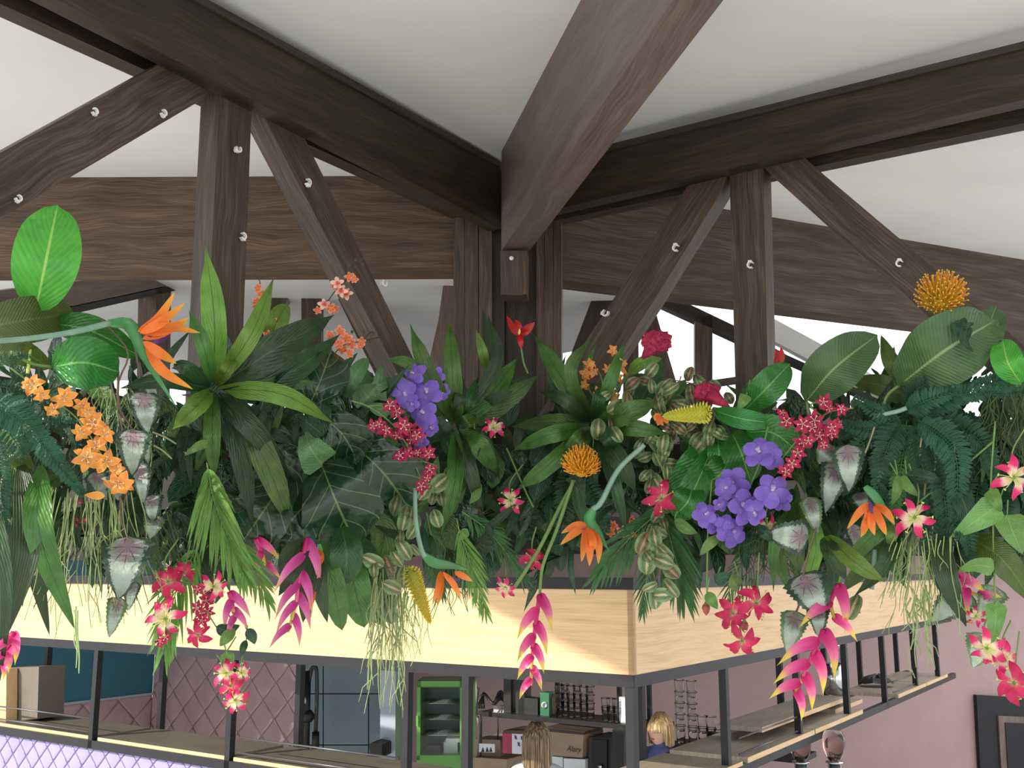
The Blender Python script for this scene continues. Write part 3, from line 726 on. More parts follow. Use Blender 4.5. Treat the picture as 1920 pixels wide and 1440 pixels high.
# bar front panel of lilac tiles below the shelf frame
BF = LF.off(.06)
wl = wallslab(BF, BF.s(BF.at(700, 1420)), LL, .9, zl0-.058, 'grout', 'wall_bar_front', .05)
s_a, s_b = sorted((BF.s(BF.at(480, 1430)), BF.s(BF.at(-60, 1430))))
tiles(BF, s_a, s_b, zl0-.40, zl0-.062, .17, 'lilac_tile', wl)
# back wall, pink, and the dark backdrop added above it
WD = Plane(P(870, 1070, 10.6), P(1930, 1070, 12.9)-P(870, 1070, 10.6))
d1 = WD.s(WD.at(2350, 1100))
wallslab(WD, WD.s(WD.at(566, 1300)), d1, 0, WD.at(1300, 1040).z, 'pink_wall', 'wall_back')
DR = Plane(P(870, 1070, 10.8), P(1930, 1070, 13.1)-P(870, 1070, 10.8))
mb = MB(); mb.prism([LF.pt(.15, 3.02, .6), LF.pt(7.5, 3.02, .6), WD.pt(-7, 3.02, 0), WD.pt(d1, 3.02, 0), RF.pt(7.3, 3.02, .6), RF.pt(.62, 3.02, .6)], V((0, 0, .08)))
tag(part(mb, 'ceiling_shade_plate', M['dark_backdrop'], None, False), kind='structure')  # unseen plate added to keep daylight out of the bar interior
def dk(x0, x1, y0, y1, lab, pl=DR, th=.15):  # added dark sheet that blocks the bright sky behind the plants
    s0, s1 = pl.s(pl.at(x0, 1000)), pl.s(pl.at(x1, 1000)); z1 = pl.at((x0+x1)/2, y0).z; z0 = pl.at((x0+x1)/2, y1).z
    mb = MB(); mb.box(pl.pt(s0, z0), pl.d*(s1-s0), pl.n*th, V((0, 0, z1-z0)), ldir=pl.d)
    return tag(part(mb, 'wall_backdrop', M['dark_backdrop'], None, False), kind='structure')
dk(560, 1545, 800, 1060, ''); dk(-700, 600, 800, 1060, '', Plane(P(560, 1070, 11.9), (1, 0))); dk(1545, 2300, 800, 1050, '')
# framed dark panel on the pink wall at the right
DP = WD.off(-.06)
r = root('framed_panel', DP.at(1835, 1430), 'black framed panel with brown inner border on pink wall, bottom right', 'panel')
def quad(pl, px, th, mat, name, parent): bprism(pl, px, th, mat, name, parent)
quad(DP, [(1831, 1303), (2100, 1320), (2100, 1700), (1852, 1700)], .05, 'steel', 'frame', r)
quad(DP.off(-.02), [(1872, 1342), (2080, 1352), (2080, 1650), (1890, 1650)], .02, 'timber_beam', 'inner_border', r)
quad(DP.off(-.03), [(1885, 1355), (2070, 1363), (2070, 1640), (1902, 1640)], .02, 'steel', 'centre_panel', r)

# ---------------------------------------------------------------- inside the bar
CB = Plane(P(640, 1070, 9.7), (1, -.1))
r = root('tall_cabinet', CB.at(640, 1430), 'tall blue grey panelled cabinet behind the middle shelf bay', 'cabinet')
for x0, x1 in ((572, 605), (607, 690), (692, 716)):
    for y0, y1 in ((1200, 1300), (1302, 1396), (1398, 1520)):
        quad(CB, [(x0, y0), (x1, y0), (x1, y1), (x0, y1)], .3, 'grey_blue', 'panel', r)
r = root('tap_hose', CB.off(-.5).at(590, 1400), 'black spring tap hose hanging beside the blue grey cabinet', 'tap')
pl = CB.off(-.5); mb = MB()
mb.tube(catmull([pl.at(576, 1340), pl.at(578, 1290), pl.at(583, 1258), pl.at(590, 1250), pl.at(594, 1262), pl.at(594, 1310), pl.at(592, 1372)], 24), .018, n=8); part(mb, 'hose', M['cable'], r)
mb = MB(); mb.tube([pl.at(592, 1372), pl.at(592, 1404)], .032, n=10); part(mb, 'spray_head', M['black'], r)
mb = MB(); mb.tube([pl.at(577, 1258), pl.at(573, 1440)], .03, n=10); mb.ball(pl.at(577, 1343), .06, 10); part(mb, 'riser', M['black'], r)
PB = Plane(P(730, 1070, 9.2), (1, -.3))
tag(bprism(PB, [(714, 1180), (742, 1180), (741, 1450), (712, 1450)], .3, 'pale_blue', 'side_panel'), 'pale grey upright side panel left of the green fridge', 'panel')
tag(bprism(PB.off(-.2), [(692, 1395), (697, 1392), (716, 1396), (716, 1420), (694, 1418)], .2, 'black', 'waste_bin'), 'small black bin at the foot of the pale grey panel', 'bin')
FP = Plane(P(820, 1070, 9.0), (1, -.05))
r = root('fridge', FP.at(820, 1450), 'green glass door drinks fridge with wire shelves', 'fridge')
for nm, q, th in (('frame_side', [(782, 1277), (789, 1277), (788, 1425), (781, 1425)], .4), ('frame_side', [(862, 1277), (885, 1277), (885, 1425), (862, 1425)], .4), ('frame_top', [(782, 1277), (885, 1277), (885, 1289), (782, 1289)], .4), ('frame_base', [(781, 1416), (885, 1416), (885, 1560), (780, 1560)], .4)):
    quad(FP, q, th, 'fridge', nm, r)
quad(FP.off(.36), [(786, 1285), (870, 1285), (870, 1418), (786, 1418)], .03, 'grey_blue', 'back_panel', r)
quad(FP.off(-.03), [(780, 1342), (784, 1342), (784, 1362), (780, 1362)], .03, 'fridge', 'handle', r)
for y in (1320, 1350, 1380):
    mb = MB()
    for k in range(7): mb.tube([FP.off(.04+k*.05).pt(FP.s(FP.at(789, 1300)), FP.at(800, y).z), FP.off(.04+k*.05).pt(FP.s(FP.at(864, 1300)), FP.at(800, y).z)], .004, n=4)
    for k in range(12):
        s = FP.s(FP.at(790+k*6.6, 1300)); mb.tube([FP.pt(s, FP.at(800, y).z, .04), FP.pt(s, FP.at(800, y).z, .35)], .003, n=4)
    part(mb, 'wire_shelf', M['chrome'], r)
for x, y0, y1, m in ((832, 1392, 1414, 'card_white'), (836, 1385, 1392, 'card_white'), (800, 1398, 1414, 'black')):
    quad(FP.off(.1), [(x, y0), (x+26, y0), (x+26, y1), (x, y1)], .15, m, 'stock_box', r)
mb = MB(); mb.prism([FP.at(788, 1287), FP.at(863, 1287), FP.at(863, 1417), FP.at(788, 1417)], FP.n*.008); part(mb, 'glass_door', M['glass'], r, False)
# shelf with electrics and glasses on the pink wall
SP = Plane(P(1000, 1070, 8.1), UL*-1)
def onSP(x, y, k=0): return SP.off(k).at(x, y)
r = root('wall_shelf', SP.at(1000, 1345), 'long dark shelf on the pink wall behind the woman', 'shelf')
sa, sb = SP.s(SP.at(898, 1338)), SP.s(SP.at(1225, 1338)); zsh = SP.at(1000, 1343).z
mb = MB(); mb.box(SP.pt(sa, zsh-.035), SP.d*(sb-sa), SP.n*.35, V((0, 0, .035)), ldir=SP.d); part(mb, 'shelf_plate', M['steel'], r, False)
for x in (908, 1005, 1123, 1180):
    s = SP.s(SP.at(x, 1300)); mb = MB(); mb.box(SP.pt(s, zsh-.03, .28), SP.d*.03, SP.n*.03, V((0, 0, .75))); part(mb, 'support', M['steel'], r, False)
def sshelf(x, k=.15): return SP.pt(SP.off(k).s(SP.off(k).at(x, 1335)), zsh, k)
def cyl(p, prof, mat, name, label, cat, group=None, n=14):
    mb = MB(); mb.lathe(prof, p, n); return tag(part(mb, name, M[mat]), label, cat, group)
mb = MB()
c = sshelf(925)
for k in range(4): mb.tube(catmull([c+V((-.14+.02*k, 0, .01)), c+V((-.08, .02*k, .12)), c+V((.0, -.02*k, .05)), c+V((.06, .02, .14-.02*k)), c+V((.13, 0, .02))], 16), .012, n=6)
tag(part(mb, 'cable_coil', M['cable']), 'tangle of black cable on the left end of the dark shelf', 'cable')
mb = MB(); mb.tube(catmull([sshelf(933, -.02)+V((0, 0, -.02)), sshelf(934, -.02)+V((0, 0, -.13)), sshelf(931, -.02)+V((0, 0, -.23)), sshelf(926, -.02)+V((-.02, 0, -.27))], 12), .006, n=5)
tag(part(mb, 'power_cable', M['cable']), 'thin black cord hanging down from the dark shelf', 'cord')
for x, wd, hh, m, lab in ((935, .10, .04, 'chrome', 'flat silver device on the dark shelf'), (951, .07, .30, 'black', 'tall black speaker on the dark shelf, left of a pair'), (975, .08, .31, 'black', 'tall black speaker on the dark shelf behind the pink flower'), (990, .18, .12, 'black', 'low black box beside the green tin'), (1021, .08, .17, 'green_tin', 'green patterned tin on the dark shelf'), (1168, .06, .18, 'card_white', 'white box at the right end of the dark shelf')):
    p = sshelf(x, .08); mb = MB(); mb.box(p-SP.d*wd/2, SP.d*wd, SP.n*.1, V((0, 0, hh))); o = part(mb, 'shelf_box', M[m], None, False); tag(o, lab, 'box')
    if m == 'green_tin':
        o.name = 'green_tin'; mb = MB(); mb.lathe([(0, 0), (.022, .0), (.026, .006), (.018, .012)], p+V((0, -.01, .08)), 10, axis=(0, -1, 0)); part(mb, 'badge', M['card_white'], o)
p = sshelf(1038); mb = MB(); mb.lathe([(.0, 0), (.02, .01), (.03, .07), (.028, .12), (.008, .16), (0, .16)], p, 12); tag(part(mb, 'vase', M['card']), 'small cream oval ornament beside the green tin', 'ornament')
ORD = ['bottom', 'second', 'third', 'fourth', 'top']
POS = ['first', 'second', 'third', 'fourth', 'fifth', 'sixth']
TUM = [(.0, .002), (.026, 0), (.034, .10), (.036, .105), (.033, .10), (.025, .01), (0, .01)]
tum = None
def tumbler(p, label, group, s=1.0, n=1):
    global tum
    if tum is None:
        mb = MB(); mb.lathe(TUM, (0, 0, 0), 14); tum = mb.mesh('tumbler', M['glass'])
    o = link('drinking_glass', tum); o.location = p; o.scale = (s, s, s); return tag(o, label, 'glass', group)
for i, x in enumerate((1050, 1060, 1071, 1083, 1095, 1107)):
    for k in range(4 if i % 2 else 3): tumbler(sshelf(x, .1+.05*(i % 2))+V((0, 0, k*.062)), 'clear glass, %s of the %s stack right of the green tin' % (ORD[k], POS[i]), 'stacked glasses on the dark shelf', 1.05)
for i, x in enumerate((1136, 1146, 1157)):
    for k in range(2): tumbler(sshelf(x, .08)+V((0, 0, k*.062)), 'clear glass, %s of the %s pair at the right end of the dark shelf' % (ORD[k], POS[i]), 'glasses at the right end of the dark shelf')
# cartons below
BP = Plane(P(1000, 1070, 7.9), UL*-1)
def carton(q, mat, label, name='carton', th=.3, pl=BP):
    f = [pl.at(*a) for a in q]; mb = MB(); mb.prism(f, pl.n*th); return tag(part(mb, name, M[mat], None, False), label, 'box')
r = root('printed_carton', BP.at(960, 1412), 'red and white printed carton left of the woman', 'box')
quad(BP, [(942, 1375), (960, 1375), (960, 1413), (943, 1412)], .28, 'card_red', 'red_side', r)
quad(BP, [(960, 1375), (1015, 1378), (1015, 1416), (960, 1413)], .28, 'card_white', 'white_front', r)
for i in range(7):
    x = 964+i*6; y = 1378+(i*13 % 24)
    quad(BP.off(-.004), [(x, y), (x+4, y+2), (x+5, y+9), (x+1, y+7)], .004, 'purple_d', 'print', r)
quad(BP, [(945, 1369), (1012, 1371), (1015, 1378), (942, 1375)], .26, 'timber', 'lid', r)
carton([(887, 1420), (950, 1424), (950, 1560), (887, 1560)], 'card', 'plain brown carton stack at the lower left of the back room')
carton([(890, 1385), (938, 1388), (938, 1420), (890, 1418)], 'card', 'brown carton behind the small white card', pl=BP.off(.1))
o = carton([(898, 1394), (927, 1395), (927, 1411), (898, 1410)], 'card_white', 'small white card with dark tree shapes on a carton', 'card', .01, BP.off(-.03))
for x in (905, 913, 920): bprism(BP.off(-.034), [(x-3, 1410), (x+3, 1410), (x, 1401)], .004, 'black', 'tree_print', o)
wc = carton([(1030, 1372), (1094, 1378), (1092, 1421), (1030, 1416)], 'card', 'brown carton with handwritten style lettering right of the woman', 'lettered_carton')
quad(BP, [(1022, 1363), (1098, 1371), (1094, 1378), (1026, 1371)], .28, 'timber', 'lid', wc)
for y0, x0, x1, lab in ((1418, 1033, 1055, 'left'), (1422, 1057, 1097, 'right')): carton([(x0, y0), (x1, y0+2), (x1, y0+60), (x0, y0+60)], 'card_white', 'white carton under the lettered carton, %s one' % lab)
tx = bpy.data.curves.new('lettering', 'FONT'); tx.body = 'Alary'; tx.extrude = .001; tx.shear = .35
to = bpy.data.objects.new('tmp', tx); COL.objects.link(to); bpy.context.view_layer.update()
me = bpy.data.meshes.new_from_object(to); bpy.data.objects.remove(to); me.materials.clear(); me.materials.append(M['black'])
o = link('lettering', me, wc); pa = BP.off(-.006).at(1062, 1408); rt = math.atan2(BP.d.y, BP.d.x)
if math.cos(rt) < 0: rt += math.pi
o.matrix_local = Matrix.Translation(pa-wloc(wc)) @ Matrix.Rotation(rt, 4, 'Z') @ Matrix.Rotation(math.pi/2, 4, 'X') @ Matrix.Scale(.055, 4)
SPK = Plane(P(1130, 1070, 7.6), UL*-1)
r = root('black_cabinet', SPK.at(1130, 1435), 'tall black cabinet with silver lock at right of the cartons', 'cabinet')
quad(SPK, [(1104, 1382), (1142, 1385), (1142, 1560), (1103, 1560)], .3, 'black', 'body', r)
quad(SPK.off(-.015), [(1108, 1386), (1138, 1388), (1138, 1550), (1107, 1550)], .015, 'steel', 'door', r)
mb = MB(); mb.lathe([(0, 0), (.018, 0), (.02, .01), (0, .014)], SPK.off(-.02).at(1126, 1437), 10, axis=-SPK.n); part(mb, 'lock', M['chrome'], r)
tag(bprism(SPK.off(-.1), [(1148, 1368), (1165, 1362), (1170, 1368), (1170, 1560), (1147, 1560)], .25, 'black', 'black_case'), 'rounded black case beside the bar corner post', 'case')
# cable loop down the wall
mb = MB(); pl = SP.off(-.1); mb.tube(catmull([pl.at(893, 1270), pl.at(895, 1335), pl.at(898, 1375), pl.at(892, 1440)], 20), .010, n=6)
tag(part(mb, 'hanging_cable', M['grey_cable']), 'grey cable hanging down beside the black upright', 'cable')
mb = MB(); pl = SP.off(-.12); mb.tube(catmull([pl.at(897, 1290), pl.at(893, 1340), pl.at(902, 1350), pl.at(899, 1450)], 20), .008, n=6)
tag(part(mb, 'hanging_cable', M['cable']), 'black cable crossing the grey hanging cable', 'cable')

# glasses seen through the right bays
GP = Plane(P(1290, 1070, 8.3), UL*-1); zg = GP.at(1290, 1398).z
r = root('glass_shelf', GP.at(1290, 1410), 'dark ledge under the stacked clear glasses on the right', 'shelf')
mb = MB(); mb.box(GP.pt(GP.s(GP.at(1250, 1400)), zg-.04, -.05), GP.d*1.1, GP.n*.35, V((0, 0, .04))); part(mb, 'ledge', M['steel'], r, False)
for i, (x, n) in enumerate(((1267, 5), (1290, 5), (1309, 2), (1325, 2), (1340, 1), (1352, 1))):
    for k in range(n): tumbler(GP.pt(GP.s(GP.at(x, 1390)), zg+k*.088, .1), 'clear tumbler, %s of the %s stack from the left by the pink wall' % (ORD[k], POS[i]), 'stacked tumblers against the pink wall', 1.25)
for x in (1335, 1352): cyl(GP.pt(GP.s(GP.at(x, 1390)), zg, 0), [(0, 0), (.035, 0), (.035, .12), (0, .12)], 'black', 'black_jar', 'black lidded jar beside the tumblers, %s one' % ('left' if x < 1340 else 'right'), 'jar')
# metal tumbler, pale box, plastic bag
RB = RF.off(.22)
def onR(x, z, k=.22): return RF.pt(RF.off(k).s(RF.off(k).at(x, 1340)), z, k)
p = onR(1568, zl1+.122); cyl(p, [(0, 0), (.072, 0), (.074, .24), (.068, .24), (.066, .01), (0, .01)], 'chrome', 'metal_tumbler', 'ribbed silver metal tumbler on the raised board', 'tumbler', None, 24)
p = onR(1580, zl1+.122, .34); cyl(p, [(0, 0), (.07, 0), (.07, .32), (.075, .32), (.075, .34), (0, .35)], 'chrome', 'metal_canister', 'tall pale metal canister behind the silver tumbler', 'canister', None, 20)
mb = MB(); c = onR(1648, zl1+.07, .3)
rows = [[c+V((.16*math.cos(a)*q+random.uniform(-.015, .015), .14*math.sin(a)*q, .07*(1-q*q)+random.uniform(-.012, .012))) for a in [k*.524 for k in range(12)]] for q in (.05, .4, .7, 1)]
mb.grid(rows, None, 0, True); tag(part(mb, 'plastic_bag', M['black'], None, False), 'crumpled dark plastic bag on the far shelf board', 'bag')
# coffee grinders
for x, lab in ((1565, 'coffee grinder with clear bean hopper under the right shelf'), (1502, 'coffee grinder partly hidden behind the shelf rail')):
    p = P(x, 1436, 7.4); r = root('coffee_grinder', p, lab, 'grinder')
    mb = MB(); mb.lathe([(.0, 0), (.03, .0), (.055, .03), (.075, .09), (.075, .17), (.06, .20), (0, .21)], p+V((0, 0, .03)), 18); part(mb, 'hopper', M['glass_brown'], r)
    mb = MB(); mb.lathe([(.045, -.03), (.045, .02), (.06, .02), (.06, .03), (0, .032)], p, 16); part(mb, 'collar', M['chrome'], r)
    mb = MB(); mb.lathe([(.0, -.5), (.10, -.5), (.09, -.1), (.07, -.03), (0, -.03)], p, 16); part(mb, 'body', M['black'], r)
    mb = MB()
    for k in range(14): mb.ball(p+V((random.uniform(-.03, .03), random.uniform(-.03, .03), .045+random.uniform(0, .02))), .009, 6)
    tag(part(mb, 'beans', M['black'], r), kind='stuff')
# far-left carton on the shelf
CL = LF.off(.10)
tag(bprism(CL, [(-60, 1254), (12, 1254), (11, 1356), (-60, 1350)], .09, 'oak', 'pale_box'), 'pale wooden box at the far left edge of the shelf', 'box')
tag(bprism(LF.off(.20), [(14, 1252), (73, 1250), (70, 1348), (12, 1352)], .22, 'card_shaded', 'brown_carton'), 'brown cardboard carton standing on the left shelf', 'box')

# ---------------------------------------------------------------- people
def person(p0, face_dir, hair_mat, shirt, label, hair_long, height=1.66, child=False):
    """p0: top of the head; standing figure grown with a Skin modifier"""
    h = height; base = V((p0.x, p0.y, p0.z-h)); r = root('person', base, label, 'person')
    fd = V((face_dir[0], face_dir[1], 0)).normalized(); sd_ = V((-fd.y, fd.x, 0))
    def B(side, fwd, z): return base+sd_*side+fd*fwd+V((0, 0, z))
    def skin(nodes, edges, rad, name, mat, sub=2):
        me = bpy.data.meshes.new(name); o0 = wloc(r); me.from_pydata([tuple(n-o0) for n in nodes], edges, []); me.materials.append(M[mat])
        o = link(name, me, r); m = o.modifiers.new('s', 'SKIN'); m.use_smooth_shade = True
        if not len(me.skin_vertices): me.attributes.update() if hasattr(me.attributes, 'update') else None
        for i, q in enumerate(rad): me.skin_vertices[0].data[i].radius = (q if isinstance(q, tuple) else (q, q))
        me.skin_vertices[0].data[0].use_root = True
        m = o.modifiers.new('u', 'SUBSURF'); m.levels = m.render_levels = sub
        return o
    k = h/1.66
    nd = [B(0, 0, .92*k), B(0, 0, 1.08*k), B(0, .01, 1.25*k), B(0, 0, 1.38*k), B(0, 0, 1.44*k), B(0, .01, 1.52*k),
          B(.16*k, 0, 1.36*k), B(.20*k, .02, 1.10*k), B(.20*k, .16, .93*k), B(-.16*k, 0, 1.36*k), B(-.20*k, .02, 1.10*k), B(-.20*k, .16, .93*k),
          B(.09*k, 0, .86*k), B(.10*k, .01, .48*k), B(.10*k, -.02, .08*k), B(.10*k, .12, .03*k), B(-.09*k, 0, .86*k), B(-.10*k, .01, .48*k), B(-.10*k, -.02, .08*k), B(-.10*k, .12, .03*k)]
    ed = [(0, 1), (1, 2), (2, 3), (3, 4), (4, 5), (3, 6), (6, 7), (7, 8), (3, 9), (9, 10), (10, 11), (0, 12), (12, 13), (13, 14), (14, 15), (0, 16), (16, 17), (17, 18), (18, 19)]
    rd = [(.14, .11), (.12, .09), (.14, .10), (.09, .07), .052, .05, .055, .042, .032, .055, .042, .032, .085, .06, .04, .035, .085, .06, .04, .035]
    skin(nd, ed, [tuple(q*k for q in x) if isinstance(x, tuple) else x*k for x in rd], 'body', shirt)
    hc = B(0, .015, 1.55*k)
    mb = MB(); rows = []
    for i in range(13):
        t = math.pi*i/12; row = []
        for j in range(16):
            a = 6.2832*j/16; x = math.sin(t)*math.cos(a); y = math.sin(t)*math.sin(a); z = math.cos(t)
            wx = .073*(1-.22*max(0, -z)**2); wy = .092*(1-.1*max(0, -z)); fr = max(0, y)
            nose = .018*math.exp(-((x/.16)**2))*math.exp(-(((z+.12)/.18)**2))*(fr > .4)
            eye = -.006*math.exp(-(((abs(x)-.38)/.16)**2))*math.exp(-(((z-.05)/.12)**2))*(fr > .4)
            row.append(hc+sd_*x*wx*k+fd*(y*wy+nose+eye)*k+V((0, 0, z*.112*k)))
        rows.append(row)
    mb.grid(rows, None, 0, True); part(mb, 'head', M['skin'], r)
    for s in (-1, 1):
        mb = MB(); mb.ball(hc+sd_*.029*s*k+fd*.078*k+V((0, 0, .006)), .009*k, 8); part(mb, 'eye', M['eye'], r)
        mb = MB(); mb.ball(hc+sd_*.074*s*k+V((0, 0, -.01)), .022*k, 8, 0, (.5, .6, 1)); part(mb, 'ear', M['skin'], r)
    mb = MB(); mb.ball(hc+fd*.083*k+V((0, 0, -.055*k)), .02*k, 8, 0, (1, .4, .35)); part(mb, 'mouth', M['lips'], r)
    # hair: a cap with locks
    mb = MB(); rows = []; L = hair_long
    for i in range(15):
        t = i/14; row = []
        for j in range(32):
            a = 6.2832*j/32; y = math.sin(a); x = math.cos(a)
            front = y > .45
            if t < .45: th = t/.45*math.pi*.5; rr = math.sin(th); z = .132*math.cos(th)
            else: rr = 1-.10*(t-.45)+.02*math.sin(j*2.7); z = -(t-.45)/.55*(L if not front else .01)
            if front and t > .3: rr *= 1.0
            rr *= 1+.02*math.sin(j*5.1+i*.3)
            row.append(hc+sd_*x*.092*rr*k+fd*(y*.108*rr-.012)*k+V((0, 0, z*k)))
        rows.append(row)
    mb.grid(rows, None, 0, True); hr = part(mb, 'hair', M[hair_mat], r)
    mb = MB()
    for j in range(46):
        a = math.pi*(1.0+j/45) + random.uniform(-.05, .05)
        if random.random() < .12: a += .2
        st = random.uniform(.0, .5)
        x, y = math.cos(a), math.sin(a)
        pts = [hc+sd_*x*.03+fd*(y*.03-.01)+V((0, 0, .128*k)), hc+sd_*x*.088*k+fd*(y*.10-.012)*k+V((0, 0, .05*k)), hc+sd_*x*.094*k+fd*(y*.108-.012)*k+V((0, 0, -.1*k)), hc+sd_*x*(.09+random.uniform(-.02, .015))*k+fd*(y*.11-.012)*k+V((0, 0, -L*.95*k))]
        mb.tube(catmull(pts, 8), .008, .003, 5)
    tag(part(mb, 'locks', M[hair_mat], hr), kind='stuff')
    for s in (-1, 1):                                   # hands: palm and five fingers
        w0 = B(.20*k*s, .16, .93*k); mb = MB(); mb.ball(w0+fd*.05, .04, 8, 0, (.7, 1, .5))
        for q in range(4):
            o_ = w0+fd*.08+sd_*(.022-.015*q); L_ = (.06, .07, .066, .052)[q]
            mb.tube(catmull([o_, o_+fd*L_*.6+V((0, 0, -.006)), o_+fd*L_+V((0, 0, -.025))], 4), .008, .006, 6)
        o_ = w0+fd*.03-sd_*.03*s; mb.tube(catmull([o_, o_+fd*.03-sd_*.02*s, o_+fd*.055-sd_*.025*s], 4), .010, .007, 6)
        part(mb, 'hand', M['skin'], r)
    return r
person(P(1007, 1359, 6.9), (.15, 1), 'hair_long', 'shirt_white', 'person seen from behind with long brown hair, in the middle bar opening', .42)
person(P(1238, 1341, 7.3), (-.75, -.7), 'hair_blond', 'shirt_blue', 'person with short blond hair looking down, behind the corner post', .10, 1.5)
# ---------------------------------------------------------------- plants hung on the trusses
D2 = math.pi/180
def plant(name, px, py, off, label, cat='plant', group=None): return root(name, px3((px, py), off), label, cat, group)
def rosette(label, cx, cy, off, leaves, name='strap_leaf_plant'):
    r = plant(name, cx, cy, off, label)
    for i, L in enumerate(leaves):
        tx, ty, wd, mat = L[:4]; mid = L[4] if len(L) > 4 else ((cx+tx)/2, (cy+ty)/2)
        dx, dy = tx-cx, ty-cy; l = math.hypot(dx, dy)
        e = .02+.10*random.random()
        mleaf(r, [(cx+dx/l*8, cy+dy/l*8), (mid[0], mid[1], .06+e), (tx, ty, e)], wd, mat, off, 'strap', roll=random.uniform(-.35, .35), fold=.35, wave=.10, ns=16, nu=4)
    return r
rosette('large strap-leaved green rosette in front of the left truss post', 400, 728, .32, [
    (385, 460, 50, 'strap_lt', (402, 600)), (354, 582, 32, 'strap', (382, 650)), (514, 519, 38, 'strap_lt', (472, 625)), (628, 590, 66, 'strap_dk', (520, 652)),
    (625, 793, 42, 'strap_lt', (525, 738)), (322, 806, 40, 'strap_lt', (365, 765)), (402, 902, 34, 'strap', (398, 812)), (550, 1002, 54, 'strap', (490, 850)),
    (475, 995, 40, 'strap_dk', (450, 850)), (225, 728, 34, 'strap_dk', (310, 712)), (445, 660, 26, 'strap_lt', (425, 695)), (640, 625, 50, 'strap_dk', (540, 700)), (540, 880, 44, 'strap_dk', (470, 800)),
    (322, 690, 30, 'strap_dk', (350, 690))])
rosette('strap-leaved green rosette below the left side of the centre post', 855, 800, .30, [
    (768, 606, 36, 'strap', (802, 700)), (842, 597, 36, 'strap', (848, 700)), (972, 670, 46, 'strap', (920, 738)), (1016, 700, 46, 'strap', (930, 760)), (866, 700, 24, 'strap_dk', (862, 750)),
    (848, 712, 24, 'strap', (858, 760)), (932, 888, 40, 'strap', (900, 840)), (938, 900, 34, 'strap_dk', (905, 835)), (828, 1002, 34, 'strap', (853, 900)), (898, 705, 26, 'strap_dk', (880, 750)),
    (915, 590, 26, 'strap_dk', (930, 680)), (893, 775, 26, 'strap', (875, 790)), (720, 672, 26, 'strap', (780, 692)), (765, 850, 36, 'strap_dk', (800, 820)), (905, 960, 30, 'strap_dk', (880, 880))])
rosette('strap-leaved green rosette above the orange globe flower', 1113, 798, .30, [
    (1000, 626, 40, 'strap', (1056, 712)), (958, 800, 34, 'strap', (1040, 792)), (960, 846, 34, 'strap', (1030, 815)), (1256, 814, 36, 'strap', (1180, 800)), (1235, 752, 44, 'strap', (1175, 775)),
    (1060, 858, 36, 'strap', (1085, 828)), (966, 922, 36, 'strap', (1030, 870)), (1194, 925, 40, 'strap_dk', (1160, 860)), (1172, 638, 26, 'strap', (1145, 715)), (1108, 632, 28, 'strap', (1070, 700)),
    (1100, 1005, 32, 'strap_dk', (1082, 900)), (1152, 848, 32, 'strap_dk', (1140, 820)), (1012, 735, 28, 'strap_dk', (1060, 750)), (1130, 720, 26, 'strap_dk', (1122, 750)), (1175, 1000, 26, 'strap_dk', (1150, 900))])
rosette('half-hidden strap-leaved rosette hanging over the right fascia', 1500, 930, .22, [
    (1480, 1115, 34, 'strap', (1460, 1020)), (1500, 1130, 30, 'strap_lt', (1530, 1020)), (1450, 1110, 24, 'strap', (1455, 1010)), (1500, 1080, 42, 'strap', (1490, 1010)), (1560, 1140, 30, 'strap_dk', (1560, 1040))])
rosette('broad strap leaves crossing below the right begonia', 1545, 1000, .42, [(1660, 1092, 36, 'strap_lt', (1600, 1052)), (1590, 1092, 34, 'strap_dk', (1560, 1040))])
rosette('strap leaves falling left behind the orange bird flower at right', 1690, 960, .26, [(1568, 1118, 38, 'strap', (1640, 1040)), (1600, 1120, 30, 'strap_dk', (1665, 1050)), (1575, 1070, 36, 'strap', (1640, 1000))])
rosette('small strap-leaved rosette seen edge-on at the far left', -20, 800, .2, [(60, 900, 40, 'olive', (30, 850)), (75, 980, 44, 'olive', (40, 900)), (-10, 980, 40, 'strap_dk', (-25, 900)), (50, 700, 30, 'strap_dk', (20, 750))])
# single big leaves
def big(label, pts, wd, mat, off, shape='oval', name='broad_leaf', stem=None, **k):
    r = plant(name, pts[0][0], pts[0][1], off, label, 'leaf')
    k.setdefault('fold', .18); k.setdefault('wave', .04); k.setdefault('nu', 6); k.setdefault('ns', 16)
    mleaf(r, pts, wd, mat, off, shape, 'blade', **k)
    if stem: mtube(r, stem+[pts[0]], 3.2, 'stem' if mat not in ('bright',) else 'yellowgreen', off-.005, 'petiole')
    q = catmull([px3(a, off) for a in pts], 10); mb = MB()
    return r
big('tall bright green upright leaf at the upper left', [(66, 586), (88, 480, .05), (108, 385)], 124, 'bright', .35, 'oval', stem=[(52, 700), (58, 640)])
big('round glossy green leaf lying flat below the bird flower stem, left', [(98, 688), (160, 680, .05), (224, 698)], 104, 'glossy', .42, stem=[(20, 660), (60, 682)])
big('dark green leaf tucked behind the bird flower stem at left', [(92, 606), (170, 620, .03), (262, 668)], 62, 'glossy', .30, stem=[(40, 640)])
big('olive ribbed leaf at the left picture edge', [(-60, 620), (50, 600, .04), (142, 588)], 92, 'olive', .28)
big('second olive ribbed leaf under the first at the left edge', [(-60, 680), (30, 660, .04), (95, 690)], 50, 'olive', .26)
big('large ribbed leaf leaning right beside the right truss post', [(1512, 752), (1565, 690, .06), (1645, 628)], 100, 'banana', .30, stem=[(1525, 830)], wave=.09)
big('largest ribbed leaf under the orange pincushion flower', [(1686, 722), (1775, 655, .06), (1868, 600)], 138, 'banana', .34, stem=[(1650, 790), (1662, 745)], wave=.10)
big('ribbed leaf folded behind the pincushion flower', [(1830, 680), (1850, 620, .03), (1868, 575)], 64, 'banana', .28, wave=.1)
